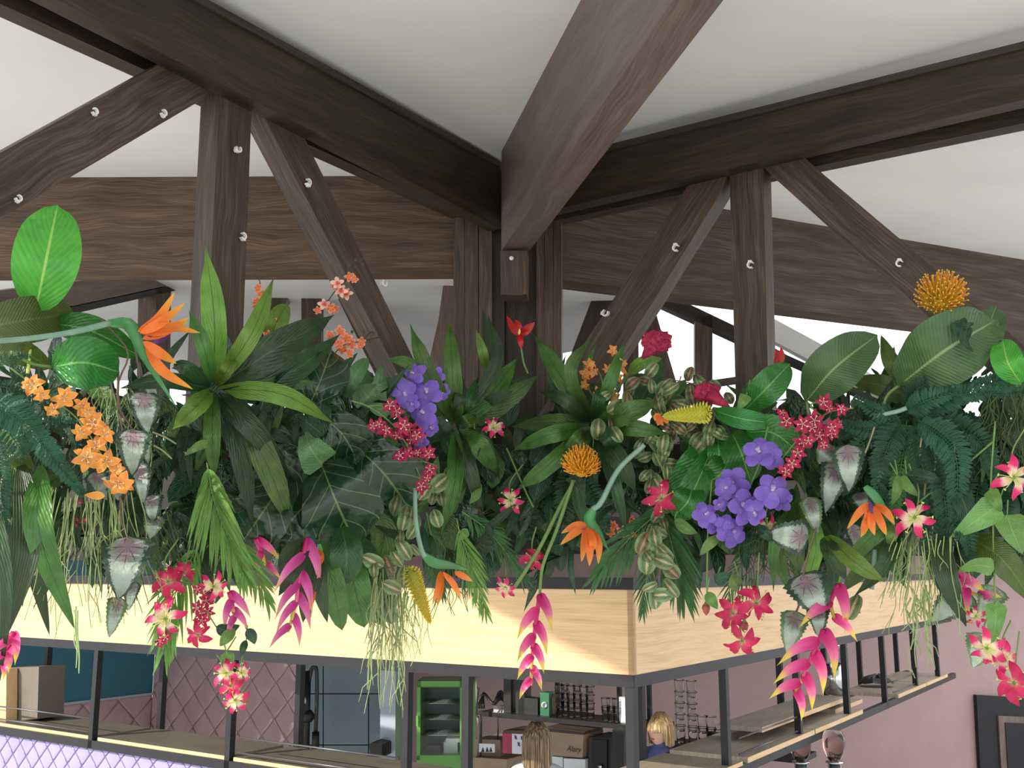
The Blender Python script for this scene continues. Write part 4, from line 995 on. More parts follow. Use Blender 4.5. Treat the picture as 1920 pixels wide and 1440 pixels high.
big('narrow olive leaf left of the largest ribbed leaf', [(1700, 718), (1672, 680, .03), (1652, 628)], 34, 'olive', .24, 'lance')
big('olive leaf behind the black-green stem at right', [(1730, 760), (1660, 725, .02), (1585, 712)], 46, 'olive', .16, 'lance')
big('bright round-tipped leaf at the right edge', [(1915, 720), (1890, 680, .03), (1880, 636)], 58, 'bright', .34, 'obov')
big('glossy leaf in front of the right truss post', [(1395, 770), (1440, 725, .04), (1481, 682)], 62, 'glossy', .34)
big('light green broad leaf pointing up left of the orange orchids', [(505, 640), (518, 605, .03), (538, 570)], 44, 'strap_lt', .22)
big('dark lanceolate leaf near the upper red cockscomb', [(1185, 780), (1215, 725, .03), (1245, 672)], 46, 'strap_dk', .24, 'lance')
big('young pleated leaf just left of the red cockscomb neck', [(1178, 700), (1205, 680, .03), (1242, 672)], 26, 'strap_lt', .30, 'lance', stem=[(1150, 740)])
big('dark striped leaf rising beside the centre post boards', [(930, 720), (922, 660, .04), (904, 578)], 30, 'stripe', .32, 'lance')
big('pale-edged narrow leaf beside the dark striped leaf', [(915, 700), (905, 660, .04), (893, 618)], 20, 'strap_lt', .34, 'lance')
big('tall ribbed leaf standing at the far right edge', [(1935, 800), (1905, 740, .02), (1930, 660)], 50, 'banana', .24)
for i, (pts, wd, lab) in enumerate((
    ([(1335, 822), (1300, 880, .06), (1258, 935)], 66, 'glossy leaf fanning down-left above the pink glory lily'),
    ([(1385, 815), (1350, 890, .08), (1285, 915)], 62, 'glossy leaf second in the fan above the pink glory lily'),
    ([(1345, 815), (1348, 850, .05), (1348, 892)], 44, 'small round glossy leaf at the middle of the fan'),
    ([(1372, 810), (1390, 850, .03), (1408, 905)], 74, 'broad glossy leaf left of the top violet orchid flower'),
    ([(1340, 830), (1295, 930, .05), (1262, 968)], 56, 'lowest glossy leaf of the fan above the pink glory lily'),
    ([(1400, 810), (1450, 812, .02), (1500, 850)], 70, 'glossy leaf behind the violet orchid buds'),
    ([(1300, 905), (1290, 940, .09), (1264, 968)], 60, 'glossy leaf tip right beside the pink glory lily'),
    ([(1340, 770), (1390, 785, .02), (1460, 795)], 40, 'glossy leaf lying level right of the yellow cone'))):
    big(lab, pts, wd, 'glossy', .24+.02*i)
# fiddle leaves
r = plant('fiddle_leaf_branch', 600, 850, .3, 'branch of large dark fiddle-shaped leaves right of the big rosette')
for pts, wd, o in (([(572, 778), (600, 715, .04), (622, 655)], 108, .27), ([(586, 770), (640, 812, .05), (672, 868)], 108, .30), ([(602, 868), (630, 940, .08), (668, 1024)], 170, .36),
                   ([(668, 838), (720, 888, .06), (770, 958)], 150, .28), ([(548, 880), (500, 950, .05), (452, 1020)], 120, .26), ([(505, 800), (520, 860, .03), (530, 930)], 110, .22), ([(620, 900), (560, 960, .02), (520, 1010)], 120, .24), ([(690, 800), (740, 830), (760, 880)], 80, .22)):
    mleaf(r, pts, wd, 'fig', o, 'fig', fold=.14, wave=.07, ns=18, nu=8)
mtube(r, [(570, 740), (600, 800), (610, 880)], 4, 'stem_dark', .24)
r = plant('broad_green_branch', 650, 1000, .34, 'drooping plain green leaves below the dark fiddle leaves')
for pts, wd, o in (([(640, 985), (650, 1040, .05), (643, 1098)], 62, .42), ([(600, 1010), (625, 1100, .05), (641, 1182)], 46, .34), ([(650, 1010), (665, 1100, .05), (684, 1176)], 60, .31), ([(665, 1000), (690, 1080, .03), (718, 1174)], 70, .29), ([(680, 960), (720, 1000, .03), (700, 1080)], 50, .24)):
    mleaf(r, pts, wd, 'strap_dk' if wd > 60 else 'strap', o, 'oval', fold=.2, wave=.05, nu=6)
r = plant('pale_lobed_leaf', 605, 872, .42, 'pale torn-looking green leaf on the dark fiddle leaves', 'leaf')
mleaf(r, [(604, 872), (582, 840, .02), (572, 812)], 78, 'pale', .44, 'heart', name='blade', wave=.1, nu=6)
r = plant('split_leaf', 660, 740, .24, 'light green split leaf below the orange orchid sprays', 'leaf')
for pts in ([(652, 738), (668, 700), (690, 672)], [(652, 742), (672, 720), (700, 700)], [(652, 745), (676, 735), (702, 725)]): mleaf(r, pts, 32, 'pale', .24, 'oval', name='lobe')
r = plant('staghorn_fern', 690, 760, .32, 'pale forked staghorn fronds beside the violet orchids')
for pts, wd in (([(675, 725), (690, 745), (700, 760)], 60), ([(690, 735), (715, 720), (738, 710)], 26), ([(700, 745), (740, 740), (775, 725)], 20), ([(700, 735), (710, 705), (715, 682)], 16), ([(690, 760), (720, 770), (750, 775)], 26), ([(750, 775), (790, 760), (806, 815)], 16), ([(730, 745), (775, 745), (818, 770)], 16), ([(760, 770), (790, 790), (812, 820)], 14)): mleaf(r, pts, wd, 'pale', .34, 'lance', name='frond', wave=.15, fold=.1)
# dracaena-like drooping leaves
r = plant('drooping_striped_plant', 55, 880, .34, 'long dark striped leaves drooping at the far left')
for pts, wd, mat, o in (([(40, 860), (50, 1020, .04), (2, 1215)], 52, 'stripe', .40), ([(55, 880), (62, 1040, .0), (93, 1192)], 34, 'stripe', .30), ([(78, 870), (74, 1000, .05), (140, 1180)], 52, 'strap', .42), ([(50, 860), (48, 1000, .0), (42, 1140)], 26, 'stripe', .28), ([(-20, 900), (0, 1100, 0), (-5, 1300)], 44, 'strap_dk', .44), ([(30, 900), (20, 1000, 0), (-30, 1150)], 40, 'stripe', .30)):
    mleaf(r, pts, wd, mat, o, 'lance', fold=.3, wave=.03, ns=16)
r = plant('drooping_striped_plant', 1770, 980, .30, 'dark striped leaf pointing down over the right end of the fascia')
mleaf(r, [(1760, 990), (1775, 1080, .03), (1812, 1176)], 42, 'stripe', .40, 'lance', ns=16, wave=.05)
mleaf(r, [(1745, 980), (1752, 1060, .0), (1790, 1150)], 26, 'stripe', .34, 'lance', ns=16)
r = plant('drooping_broad_plant', 1810, 990, .30, 'broad dull green leaf arching to the lower right edge')
mleaf(r, [(1815, 1005), (1880, 1050, .04), (1940, 1135)], 56, 'olive', .34, 'lance', ns=16, wave=.04)
# ---- fronds
def frond(parent, pts, wpx, n, mat, off, ang=60, single=False, shape='lance', wl=.16, name='frond', stemr=1.6, base=None, droop=0., tip=.25, leafname='leaflet'):
    q = catmull([px3(a, off, base) for a in pts], 40); s = scale_at(q[20].y); mb = MB()
    mb.tube(q, stemr*s, stemr*.4*s, 5)
    if single: host = part(mb, 'midrib', M['stem'], parent)
    for i in range(n):
        t = .06+.94*i/n; k = t*40; a = int(k); p = q[a].lerp(q[min(40, a+1)], k-a); T = (q[min(40, a+1)]-q[max(0, a-1)]).normalized()
        C = (CAM-p).normalized(); S = T.cross(C).normalized(); Nn = S.cross(T)
        env = (min(1, t/.2)**.6)*(1-t**2.2*(1-tip)); L = wpx*s/2*env
        for sg in (-1, 1):
            an = (ang-25*t+random.uniform(-5, 5))*D2; d = (T*math.cos(an)+S*sg*math.sin(an)).normalized()
            L2 = L*random.uniform(.88, 1.1); e = p+d*L2+Nn*L2*random.uniform(-.05, .1)-V((0, 0, droop*L2))
            m = (p+e)/2+Nn*L2*.1+V((0, 0, droop*L2*.15))
            b2 = MB() if single else mb
            leaf_into(b2, [p, m, e], max(wl*wpx*s*.5, 1.8*s), shape, random.uniform(-.5, .5), .25, 0, 4, 2)
            if single: part(b2, leafname, M[mat], parent)
    if not single: return part(mb, name, M[mat], parent)
def fern(label, cx, cy, off, fronds, mat='fern'):
    r = plant('fern', cx, cy, off, label, 'fern')
    for f in fronds:
        L = math.hypot(f[0][-1][0]-f[0][0][0], f[0][-1][1]-f[0][0][1]); m = f[2] if len(f) > 2 else mat
        frond(r, [f[0][0]]+[(a[0], a[1], .05) for a in f[0][1:-1]]+[f[0][-1]], f[1], max(14, int(L/6.5)), m, off+random.uniform(-.05, .06), 72, shape='oval', wl=.24)
    return r
fern('sword fern with dark green fronds spreading at upper right', 1690, 775, .36, [
    ([(1700, 775), (1790, 745), (1925, 690)], 66), ([(1690, 770), (1800, 740), (1930, 735)], 60), ([(1690, 780), (1630, 805), (1562, 790)], 56), ([(1680, 775), (1640, 770), (1600, 742)], 46),
    ([(1690, 790), (1660, 850), (1640, 950)], 70), ([(1700, 790), (1690, 870), (1672, 1000)], 62, 'fern_lt'), ([(1715, 790), (1740, 880), (1745, 960)], 90), ([(1720, 785), (1790, 850), (1790, 990)], 80),
    ([(1740, 785), (1830, 820), (1870, 900)], 70), ([(1700, 770), (1740, 750), (1800, 730)], 60), ([(1710, 780), (1760, 790), (1830, 780)], 56), ([(1680, 790), (1620, 830), (1580, 850)], 50),
    ([(1725, 800), (1770, 930), (1772, 1060)], 66), ([(1760, 960), (1810, 1000), (1822, 1060)], 50), ([(1735, 960), (1740, 1010), (1735, 1050)], 46), ([(1690, 760), (1740, 720), (1860, 712)], 50)])
fern('dark sword fern hanging at the left edge over the orange lilies', -20, 720, .46, [
    ([(-20, 740), (50, 800), (158, 930)], 84), ([(-20, 720), (50, 740), (110, 800)], 44), ([(-20, 770), (60, 780), (155, 792)], 40), ([(-30, 700), (20, 670), (60, 668)], 36), ([(-20, 800), (0, 900), (5, 1010)], 60), ([(-20, 760), (30, 830), (50, 860)], 60)])
fern('dark fern low behind the centre, left of the orange globe flower', 1060, 840, .12, [
    ([(1070, 835), (1010, 845), (955, 860)], 60), ([(1060, 850), (1000, 900), (960, 960)], 64), ([(1060, 860), (1030, 930), (990, 1010)], 64), ([(1065, 870), (1060, 950), (1045, 1040)], 60), ([(1050, 860), (970, 890), (920, 920)], 50), ([(1000, 940), (950, 980), (920, 1030)], 56), ([(1080, 880), (1120, 940), (1140, 1000)], 50)])
fern('dark fern behind the violet orchids at left', 720, 800, .16, [([(700, 770), (740, 790), (800, 800)], 50), ([(700, 790), (760, 830), (800, 880)], 50), ([(720, 790), (690, 850), (700, 900)], 50)])
fern('dark fern low at the right edge below the glory lily', 1880, 900, .18, [([(1850, 880), (1880, 950), (1900, 1040)], 60), ([(1870, 880), (1930, 920), (1950, 960)], 60), ([(1840, 890), (1830, 950), (1850, 1010)], 56)])
def palm(label, pts, wpx, n, mat='palm', off=.4, **k):
    r = plant('palm_frond', pts[0][0], pts[0][1], off, label, 'palm frond')
    frond(r, [pts[0]]+[(a[0], a[1], .04) for a in pts[1:-1]]+[pts[-1]], wpx, n, mat, off, 34, True, 'lance', .075, droop=.22, tip=.5, **k)
palm('bright green palm frond hanging below the big left rosette', [(388, 868), (405, 950), (458, 1075)], 230, 24, off=.42)
palm('palm frond tip spreading over the oak fascia right of the bright frond', [(430, 1000), (465, 1050), (505, 1130)], 150, 14, off=.38)
palm('palm frond hanging over the dark rail among magenta lilies', [(372, 1020), (330, 1110), (308, 1215)], 190, 18, off=.30)
palm('slim palm frond hanging left of the centre fascia', [(858, 985), (880, 1050), (912, 1150)], 130, 18, 'palm', off=.42)
palm('palm frond arching right of the slim one', [(868, 960), (920, 1000), (985, 1085)], 130, 16, 'palm_dk', off=.34)
palm('dark palm frond fanning left of the fascia corner', [(1260, 940), (1190, 1000), (1120, 1075)], 190, 18, 'palm_dk', off=.20)
palm('dark palm frond hanging right of the fascia corner', [(1240, 950), (1262, 1030), (1282, 1110)], 200, 18, 'palm_dk', off=.24)
palm('small palm frond hanging straight down at the fascia corner', [(1225, 1040), (1212, 1090), (1205, 1150)], 100, 12, 'palm_dk', off=.30)
palm('pale palm frond behind the hanging strings at left', [(140, 930), (115, 1000), (85, 1060)], 120, 12, 'palm_dk', off=.18)
palm('palm frond behind the yellow hanging cone', [(800, 960), (815, 1040), (830, 1110)], 110, 14, 'palm_dk', off=.24)
palm('small palm frond hanging beside the magenta lilies on the right fascia', [(1400, 1040), (1372, 1090), (1360, 1160)], 90, 10, 'palm_dk', off=.20)
# ---- begonias
def begonia(label, pts, wd, off=.42, mat='begonia', stem=None, roll=None, side=1):
    r = plant('begonia_leaf', pts[0][0], pts[0][1], off, label, 'begonia leaf')
    q = [pts[0], ((pts[0][0]+pts[-1][0])/2, (pts[0][1]+pts[-1][1])/2, .03), pts[-1]]
    mleaf(r, q, wd*1.22, mat, off, 'heart', 'blade', roll=random.uniform(-.2, .2) if roll is None else roll, fold=.12, wave=.05, ns=22, nu=8, notch=.16, serr=.07)
    if stem: mtube(r, stem+[pts[0]], 2, 'vine', off-.01, 'petiole')
for a in (('large silver begonia leaf with purple heart hanging over the left fascia', [(242, 1012), (222, 1124)], 84, .46, 'begonia', [(225, 930), (228, 980)]),
    ('pale begonia leaf below the large silver one, its tip over the rail', [(222, 1122), (205, 1196)], 34, .42, 'begonia_lt'),
    ('greyish begonia leaf edge-on beside the large silver one', [(250, 1092), (240, 1146)], 26, .38, 'begonia'),
    ('silvery purple-veined begonia leaf right of the orange lilies', [(250, 808), (248, 892)], 58, .44, 'begonia', [(222, 700), (222, 760)]),
    ('rolled silver begonia leaf under the bird flower beak', [(268, 738), (278, 812)], 58, .40, 'begonia', [(250, 640), (262, 700)]),
    ('narrow begonia leaf below the purple-veined one', [(262, 872), (270, 948)], 34, .40, 'begonia'),
    ('begonia leaf half hidden by the last orange lily', [(212, 880), (222, 938)], 50, .36, 'begonia'),
    ('grey begonia leaf behind the orange lily cluster', [(178, 888), (200, 938)], 40, .34, 'begonia'),
    ('begonia leaf with dark purple star above the palm frond', [(284, 930), (286, 982)], 36, .38, 'begonia'),
    ('small pale begonia leaf left of the bright palm frond', [(290, 968), (282, 1010)], 36, .36, 'begonia_lt'),
    ('small rolled begonia leaf high among the hanging strings', [(276, 700), (292, 760)], 34, .34, 'begonia'),
    ('dull begonia leaf between the long vine and the strings', [(268, 815), (278, 870)], 26, .34, 'begonia_lt'),
    ('silver begonia leaf with strong purple veins right of the crimson cluster', [(1590, 838), (1592, 922)], 56, .40, 'begonia'),
    ('long silver begonia leaf left of the strong-veined one', [(1570, 868), (1548, 962)], 50, .38, 'begonia'),
    ('upright begonia leaf below the crimson cluster', [(1560, 838), (1535, 870)], 46, .34, 'begonia_lt'),
    ('narrow green-silver begonia leaf beside the violet orchids', [(1518, 935), (1534, 1002)], 36, .40, 'begonia_lt'),
    ('silver begonia leaf lying sideways below the violet orchids', [(1510, 1008), (1436, 1002)], 62, .44, 'begonia'),
    ('biggest silver begonia leaf hanging over the right fascia', [(1506, 1082), (1546, 1162)], 72, .46, 'begonia', [(1530, 990), (1512, 1050)]),
    ('pale begonia leaf hanging under the biggest right one', [(1492, 1150), (1475, 1224)], 46, .42, 'begonia_lt', [(1500, 1130)]),
    ('narrow silver begonia leaf overlapping the pink hanging bloom', [(1535, 1138), (1534, 1194)], 38, .44, 'begonia'),
    ('begonia leaf hidden behind the sword fern', [(1655, 858), (1645, 906)], 44, .26, 'begonia_lt'),
    ('silver begonia leaf left of the dark striped leaf', [(1598, 985), (1625, 1062)], 30, .30, 'begonia'),
    ('short begonia leaf above the orange bird flower at right', [(1612, 925), (1620, 955)], 40, .26, 'begonia'),
    ('dim begonia leaf behind the dark striped leaf tip', [(1810, 1110), (1746, 1166)], 62, .20, 'begonia'),
    ('begonia leaf under the magenta bud at right', [(1868, 1105), (1834, 1158)], 46, .28, 'begonia_lt'),
    ('round pale begonia leaf at lower right', [(1845, 1190), (1825, 1252)], 50, .34, 'begonia_lt'),
    ('small begonia leaf behind the violet orchids', [(1600, 1035), (1570, 1062)], 30, .26, 'begonia')): begonia(*a)
# ---- spotted calathea vines
def calvine(label, paths, n, spread, size, off=.34, red=.25):
    r = plant('spotted_leaf_vine', paths[0][0][0], paths[0][0][1], off, label, 'vine')
    for pth in paths:
        mtube(r, [(x, y) for x, y in pth], 1.3, 'vine', off-.03, 'stem', 16)
        for i in range(n):
            t = (i+random.random()*.7)/n*(len(pth)-1); k = min(int(t), len(pth)-2); f = t-k
            x = pth[k][0]+(pth[k+1][0]-pth[k][0])*f+random.uniform(-1, 1)*spread; y = pth[k][1]+(pth[k+1][1]-pth[k][1])*f+random.uniform(-1, 1)*spread*.6
            a = random.uniform(0, 6.28) if random.random() < .5 else random.uniform(.6, 2.5); L = size*random.uniform(.75, 1.25)
            e = random.uniform(-.03, .06)
            mleaf(r, [(x, y, e), (x+math.cos(a)*L/2, y+math.sin(a)*L/2, e+.02), (x+math.cos(a)*L, y+math.sin(a)*L, e)], L*random.uniform(.58, .74), 'calathea_red' if random.random() < red else 'calathea', off, 'oval', bulge=.02, fold=.15, roll=random.uniform(-.5, .5), ns=8, nu=4)
calvine('spotted small-leaved vine trailing from the orange flowers rightwards', [[(1160, 740), (1150, 785), (1130, 800)], [(1215, 700), (1190, 730), (1165, 750)]], 6, 18, 34, .42)
calvine('dense spotted vine mass around the yellow cone', [[(1240, 710), (1300, 720), (1340, 745)], [(1250, 740), (1300, 800), (1350, 820)], [(1340, 770), (1330, 810), (1270, 830)], [(1240, 740), (1240, 790), (1225, 840)], [(1200, 820), (1235, 830), (1280, 800)]], 11, 26, 32, .32)
calvine('spotted vine falling between the globe flower and the glossy fan', [[(1225, 830), (1240, 880), (1210, 900)], [(1230, 900), (1245, 960), (1235, 1000)]], 7, 20, 33, .30)
calvine('spotted vine hanging over the fascia corner', [[(1235, 985), (1215, 1030), (1235, 1070), (1215, 1110)]], 12, 24, 40, .42, .1)
calvine('spotted vine hanging down left of the yellow hanging cone', [[(825, 890), (800, 930), (770, 960)], [(770, 960), (745, 1010), (745, 1060), (735, 1110)]], 11, 26, 36, .36)
calvine('pair of round spotted leaves at the end of the left spotted vine', [[(742, 1060), (700, 1080), (712, 1105), (728, 1140)]], 4, 10, 44, .46, .1)
calvine('spotted leaves poking up into the bright window', [[(1270, 730), (1277, 705)], [(1315, 730), (1325, 715)], [(1210, 715), (1215, 705)]], 1, 4, 30, .36, 0)
calvine('single spotted leaf hanging at the right fascia', [[(1608, 1110), (1612, 1150)]], 1, 2, 44, .3, 0)
# ---- strings
def strings(label, x0, x1, y0, y1, n, off=.4, mat='string', wr=1.5, curl=22, mid=None):
    mb = MB()
    for i in range(n):
        x = random.uniform(x0, x1); y = y0+random.uniform(-15, 25); L = (y1-y0)*random.uniform(.35, 1); e = random.uniform(-.06, .08)
        if mid: x = mid+(x-mid)*.45
        dx = (x-(x0+x1)/2)*.5; c = random.uniform(-curl, curl)
        pts = [px3((x, y, e), off), px3((x+c*.5+dx*.3, y+L*.35, e), off), px3((x-c*.3+dx*.7, y+L*.7, e), off), px3((x+c*.6+dx*1.1, y+L, e), off)]
        q = catmull(pts, 12); s = scale_at(q[0].y); mb.tube(q, wr*s, wr*.5*s, 4)
        if random.random() < .6:
            k = random.randint(4, 9); p = q[k]; d = V((random.uniform(-1, 1), random.uniform(-.3, .3), -1.3)).normalized()*L*.28*s
            mb.tube([p, p+d*.5+V((d.x*.3, 0, 0)), p+d], wr*.8*s, wr*.4*s, 4)
    o = part(mb, 'hanging_strings', M[mat]); return tag(o, label, 'string plant', None, 'stuff')
strings('pale green stringy plant hanging over the left fascia', 95, 265, 920, 1190, 48, .40, wr=1.3, curl=20)
strings('two long pale strings ending in front of the far left bay', 125, 150, 1120, 1262, 3, .44, wr=2, curl=10)
strings('fine pale roots around the orange lilies and begonia leaves', 170, 270, 730, 900, 26, .36, wr=1.2, curl=40)
strings('yellowish stringy plant hanging far down over the middle fascia', 680, 790, 1080, 1340, 40, .44, wr=1.3, curl=18, mid=722)
strings('brownish fine strings beside the yellow hanging cone', 755, 800, 1100, 1240, 24, .36, wr=1.1)
strings('pale stringy plant hanging over the right end of the fascia', 1680, 1800, 1000, 1200, 44, .42, wr=1.3, curl=20)
strings('long pale strings curling below the right end of the fascia', 1705, 1745, 1110, 1255, 12, .46, wr=1.7, curl=20)
strings('dark grassy tuft below the violet orchids', 1395, 1470, 985, 1080, 60, .24, 'grass', 1.3, 26)
strings('spiky grassy air plant hanging at the upper right edge', 1850, 1925, 740, 880, 80, .34, 'grass', 1.6, 34)
strings('thin green grass behind the left strings', 100, 330, 960, 1140, 60, .26, 'grass', 1.4, 30)
strings('thin grassy strands behind the slim palm frond', 800, 880, 1040, 1150, 40, .30, 'palm_dk', 1.2, 24)
strings('thin grassy strands on the right fascia', 1380, 1420, 1075, 1170, 20, .16, 'grass', 1.1, 8)
for i, (lab, pts) in enumerate((('brown twisted vine running down past the silver begonias', [(190, 600), (240, 660), (222, 720), (228, 800), (238, 900), (226, 980)]),
    ('curly pale root hanging at the far left edge', [(-5, 820), (10, 870), (0, 920), (8, 960), (22, 980)]), ('pale root hanging left of the right sword fern', [(1640, 800), (1630, 830), (1622, 850)]),
    ('pale long root hanging in front of the right sword fern', [(1725, 800), (1755, 830), (1752, 880), (1748, 930)]), ('second pale root in front of the right sword fern', [(1733, 795), (1725, 850), (1735, 890), (1733, 930)]),
    ('third pale root in front of the right sword fern', [(1780, 795), (1790, 840), (1785, 850), (1793, 860)]),
    ('short pale roots poking right of the left begonia leaves', [(286, 810), (310, 820), (330, 832)]), ('second short pale root right of the left begonia leaves', [(288, 835), (305, 845), (322, 860)]),
    ('long straight climber stem slanting across the right ferns', [(1722, 942), (1800, 880), (1862, 828)]), ('upright climber stem at the right edge', [(1866, 790), (1858, 900), (1862, 1000), (1866, 1130)]),
    ('thin stem hanging in front of the oak fascia near the heliconia', [(950, 840), (985, 920), (1000, 950)]), ('thin stem hanging above the small bud on the right fascia', [(1335, 900), (1328, 980), (1326, 1060), (1326, 1120)]),
    ('blue-green cut stem lying left of the right sword fern', [(1640, 780), (1680, 772), (1700, 765)]), ('pale cut stem hanging beside the broad strap leaves', [(1640, 1030), (1638, 1070), (1634, 1105)]))):
    o = plant('stem', pts[0][0], pts[0][1], .42, lab, 'stem'); mtube(o, pts, 4.5 if 'cut' in lab else 1.8, ('vine', 'root')['root' in lab] if ('vine' in lab or 'root' in lab) else ('stem_pale' if 'cut' in lab else 'stem'), .42, 'stem', 18)
# ---- climber leaves
for lab, pts, wd, mat in (('large light green heart-shaped leaf at right', [(1872, 945), (1832, 975), (1782, 1008)], 58, 'climber'), ('light leaf above the large heart-shaped one', [(1855, 918), (1868, 940), (1878, 962)], 30, 'climber'),
    ('light leaf at the right edge below the glory lily', [(1888, 965), (1900, 1000), (1918, 1040)], 58, 'climber'), ('curled light leaf left of the right glory lilies', [(1685, 895), (1705, 915), (1723, 932)], 26, 'climber'),
    ('small light leaf beside the curled one', [(1683, 890), (1682, 920), (1672, 948)], 18, 'climber'), ('small heart leaf below the open pink-yellow lily', [(1672, 985), (1672, 1002), (1664, 1022)], 24, 'climber'),
    ('light leaf pointing left under the right ferns', [(1865, 1065), (1830, 1060), (1794, 1072)], 36, 'climber'), ('long light leaf hanging among the lower right lilies', [(1868, 1128), (1866, 1170), (1856, 1222)], 40, 'climber'),
    ('light leaf right of the lower pink glory lily', [(1265, 972), (1285, 990), (1308, 1000)], 22, 'climber'), ('pair of little leaves over the small hanging bud', [(1326, 1110), (1334, 1125), (1346, 1142)], 22, 'climber'),
    ('thin leaf left of the grassy tuft', [(1350, 1005), (1330, 1020), (1312, 1042)], 20, 'climber'), ('dark blue-green leaf under the right fern', [(1790, 905), (1812, 960), (1818, 1040)], 48, 'climber_dk'),
    ('dark leaf behind the curled light leaf', [(1700, 890), (1740, 895), (1768, 905)], 34, 'climber_dk'), ('leaf hanging over the rail above the pink lily bunch', [(425, 1222), (428, 1250), (424, 1285)], 28, 'climber'),
    ('small dark leaf hanging left of the lily bunch stems', [(462, 1180), (472, 1192), (478, 1208)], 20, 'climber_dk'), ('second small dark leaf by the lily bunch stems', [(462, 1200), (456, 1215), (452, 1232)], 14, 'climber_dk'),
    ('round green leaf in the lily bunch', [(440, 1265), (444, 1280), (440, 1298)], 24, 'climber'), ('dark leaf hanging over the fascia right of the magenta lilies', [(405, 1175), (425, 1182), (450, 1172)], 24, 'climber_dk'),
    ('hanging leaf over the fascia below the magenta lilies', [(440, 1178), (425, 1195), (412, 1212)], 22, 'climber'), ('heart leaf at the middle right of the slim rosette', [(890, 905), (892, 928), (880, 945)], 28, 'climber'),
    ('tiny leaf right of the slim rosette', [(862, 1000), (872, 1000), (858, 1015)], 18, 'climber'), ('narrow leaf near the left glory lily', [(892, 820), (892, 845), (886, 870)], 18, 'climber_dk'),
    ('pointed leaf beside the big bright palm frond', [(400, 830), (375, 835), (345, 855)], 18, 'climber'), ('wavy leaf right of the bright palm frond', [(400, 910), (410, 930), (436, 942)], 16, 'pale'),
    ('dark leaf left of the small cluster of orchids', [(1420, 985), (1435, 1000), (1450, 1015)], 22, 'climber_dk'), ('blue-green leaf on the rail right of the hanging bud', [(1340, 1090), (1360, 1082), (1385, 1085)], 26, 'climber_dk'),
    ('rounded leaf on a thin stem above the right magenta lilies', [(1385, 1080), (1375, 1095), (1380, 1110)], 26, 'climber'), ('light forked leaf right of the red cockscomb', [(1400, 740), (1392, 755), (1382, 768)], 26, 'climber'),
    ('small green leaf beside the globe flower', [(1112, 838), (1108, 850), (1105, 862)], 22, 'climber_dk')):
    r = plant('climber_leaf', pts[0][0], pts[0][1], .44, lab, 'leaf'); mleaf(r, pts, wd, mat, .44+random.uniform(-.03, .03), 'heart' if wd > 24 else 'lance', 'blade', bulge=.03, fold=.15, nu=6, wave=.04)
    mtube(r, [(pts[0][0]+random.uniform(-18, 18), pts[0][1]-28), pts[0]], 1.3, 'stem', .42, 'petiole')

# ---------------------------------------------------------------- flowers
def spray(label, kind, fl, stems, off=.42, name='flower_spray', stem='stem', sr=1.6, cat='flower spray'):
    r = plant(name, stems[0][0][0], stems[0][0][1], off, label, cat)
    for s in stems: mtube(r, s, sr, stem, off-.03, 'stem', 14)
    for f in fl:
        t = (random.uniform(-.45, .45), random.uniform(-.4, .4))
        k = f[3] if len(f) > 3 else kind
        flower(r, k, f[0], f[1], f[2], off+random.uniform(-.02, .05), t)
    return r
def buds(r, pts, rad, mat, off):
    for x, y in pts:
        mb = MB(); c = px3((x, y), off); mb.ball(c, rad*scale_at(c.y), 6, 0, (1, 1, 1.3)); part(mb, 'bud', M[mat], r)
spray('orange speckled lily spray trailing beside the left begonia leaves', 'lily', [(62, 722, 24), (118, 742, 26), (78, 738, 18), (152, 762, 20), (176, 792, 27), (152, 808, 20), (195, 815, 22), (160, 860, 30), (198, 864, 28), (222, 905, 27), (180, 836, 22), (165, 770, 18), (235, 908, 20), (100, 768, 16), (220, 880, 16)],
      [[(20, 690), (80, 735), (150, 790), (200, 870), (225, 905)]], .52)
r = plant('lily_bud', 185, 928, .5, 'single orange lily bud below the orange spray', 'bud'); mleaf(r, [(197, 930), (178, 929), (158, 928)], 16, 'lily', .5, 'lance', 'bud', bulge=0)
r = spray('ring of small orange flowers left of the red cockscomb', 'orange_s', [(1103, 682, 14), (1100, 700, 15), (1112, 698, 13), (1097, 722, 12), (1150, 658, 14), (1165, 692, 15), (1158, 706, 15), (1145, 715, 15), (1140, 735, 15), (1122, 735, 13), (1150, 745, 15), (1132, 748, 12), (1168, 680, 11), (1137, 690, 10), (1110, 684, 10)],
      [[(1130, 770), (1128, 710), (1110, 680)], [(1130, 770), (1140, 700), (1155, 665)], [(1130, 760), (1150, 730), (1165, 690)], [(1130, 760), (1110, 740), (1098, 715)]], .36, sr=1.2)
r = spray('tall arching coral orchid spray in front of the left falling brace', 'coral', [(633, 532, 14, 'coral_pale'), (655, 520, 12), (640, 545, 14, 'coral_pale'), (650, 552, 14, 'coral_pale'), (628, 535, 10), (608, 570, 13, 'coral_pale'), (620, 578, 12), (596, 582, 9), (630, 580, 10), (664, 524, 9)],
      [[(560, 690), (590, 610), (625, 550), (660, 515), (680, 488)], [(655, 515), (652, 500), (655, 488)]], .30, stem='stem_dark', sr=1.1)
buds(r, [(667, 487), (680, 486), (655, 496), (680, 494), (667, 500)], 3, 'stem_dark', .3)
r = spray('low coral orchid spray right of the big rosette', 'coral', [(637, 622, 14), (650, 635, 14), (625, 640, 13), (660, 645, 12), (612, 650, 10), (643, 655, 13), (655, 662, 12), (678, 640, 10), (618, 628, 11), (635, 645, 12), (675, 650, 8)],
      [[(600, 700), (640, 650), (680, 640), (710, 632)], [(680, 640), (692, 625), (698, 622)]], .30, stem='stem_dark', sr=1.1)
buds(r, [(660, 622), (682, 622), (700, 625), (712, 632), (693, 640)], 3, 'stem_dark', .3)
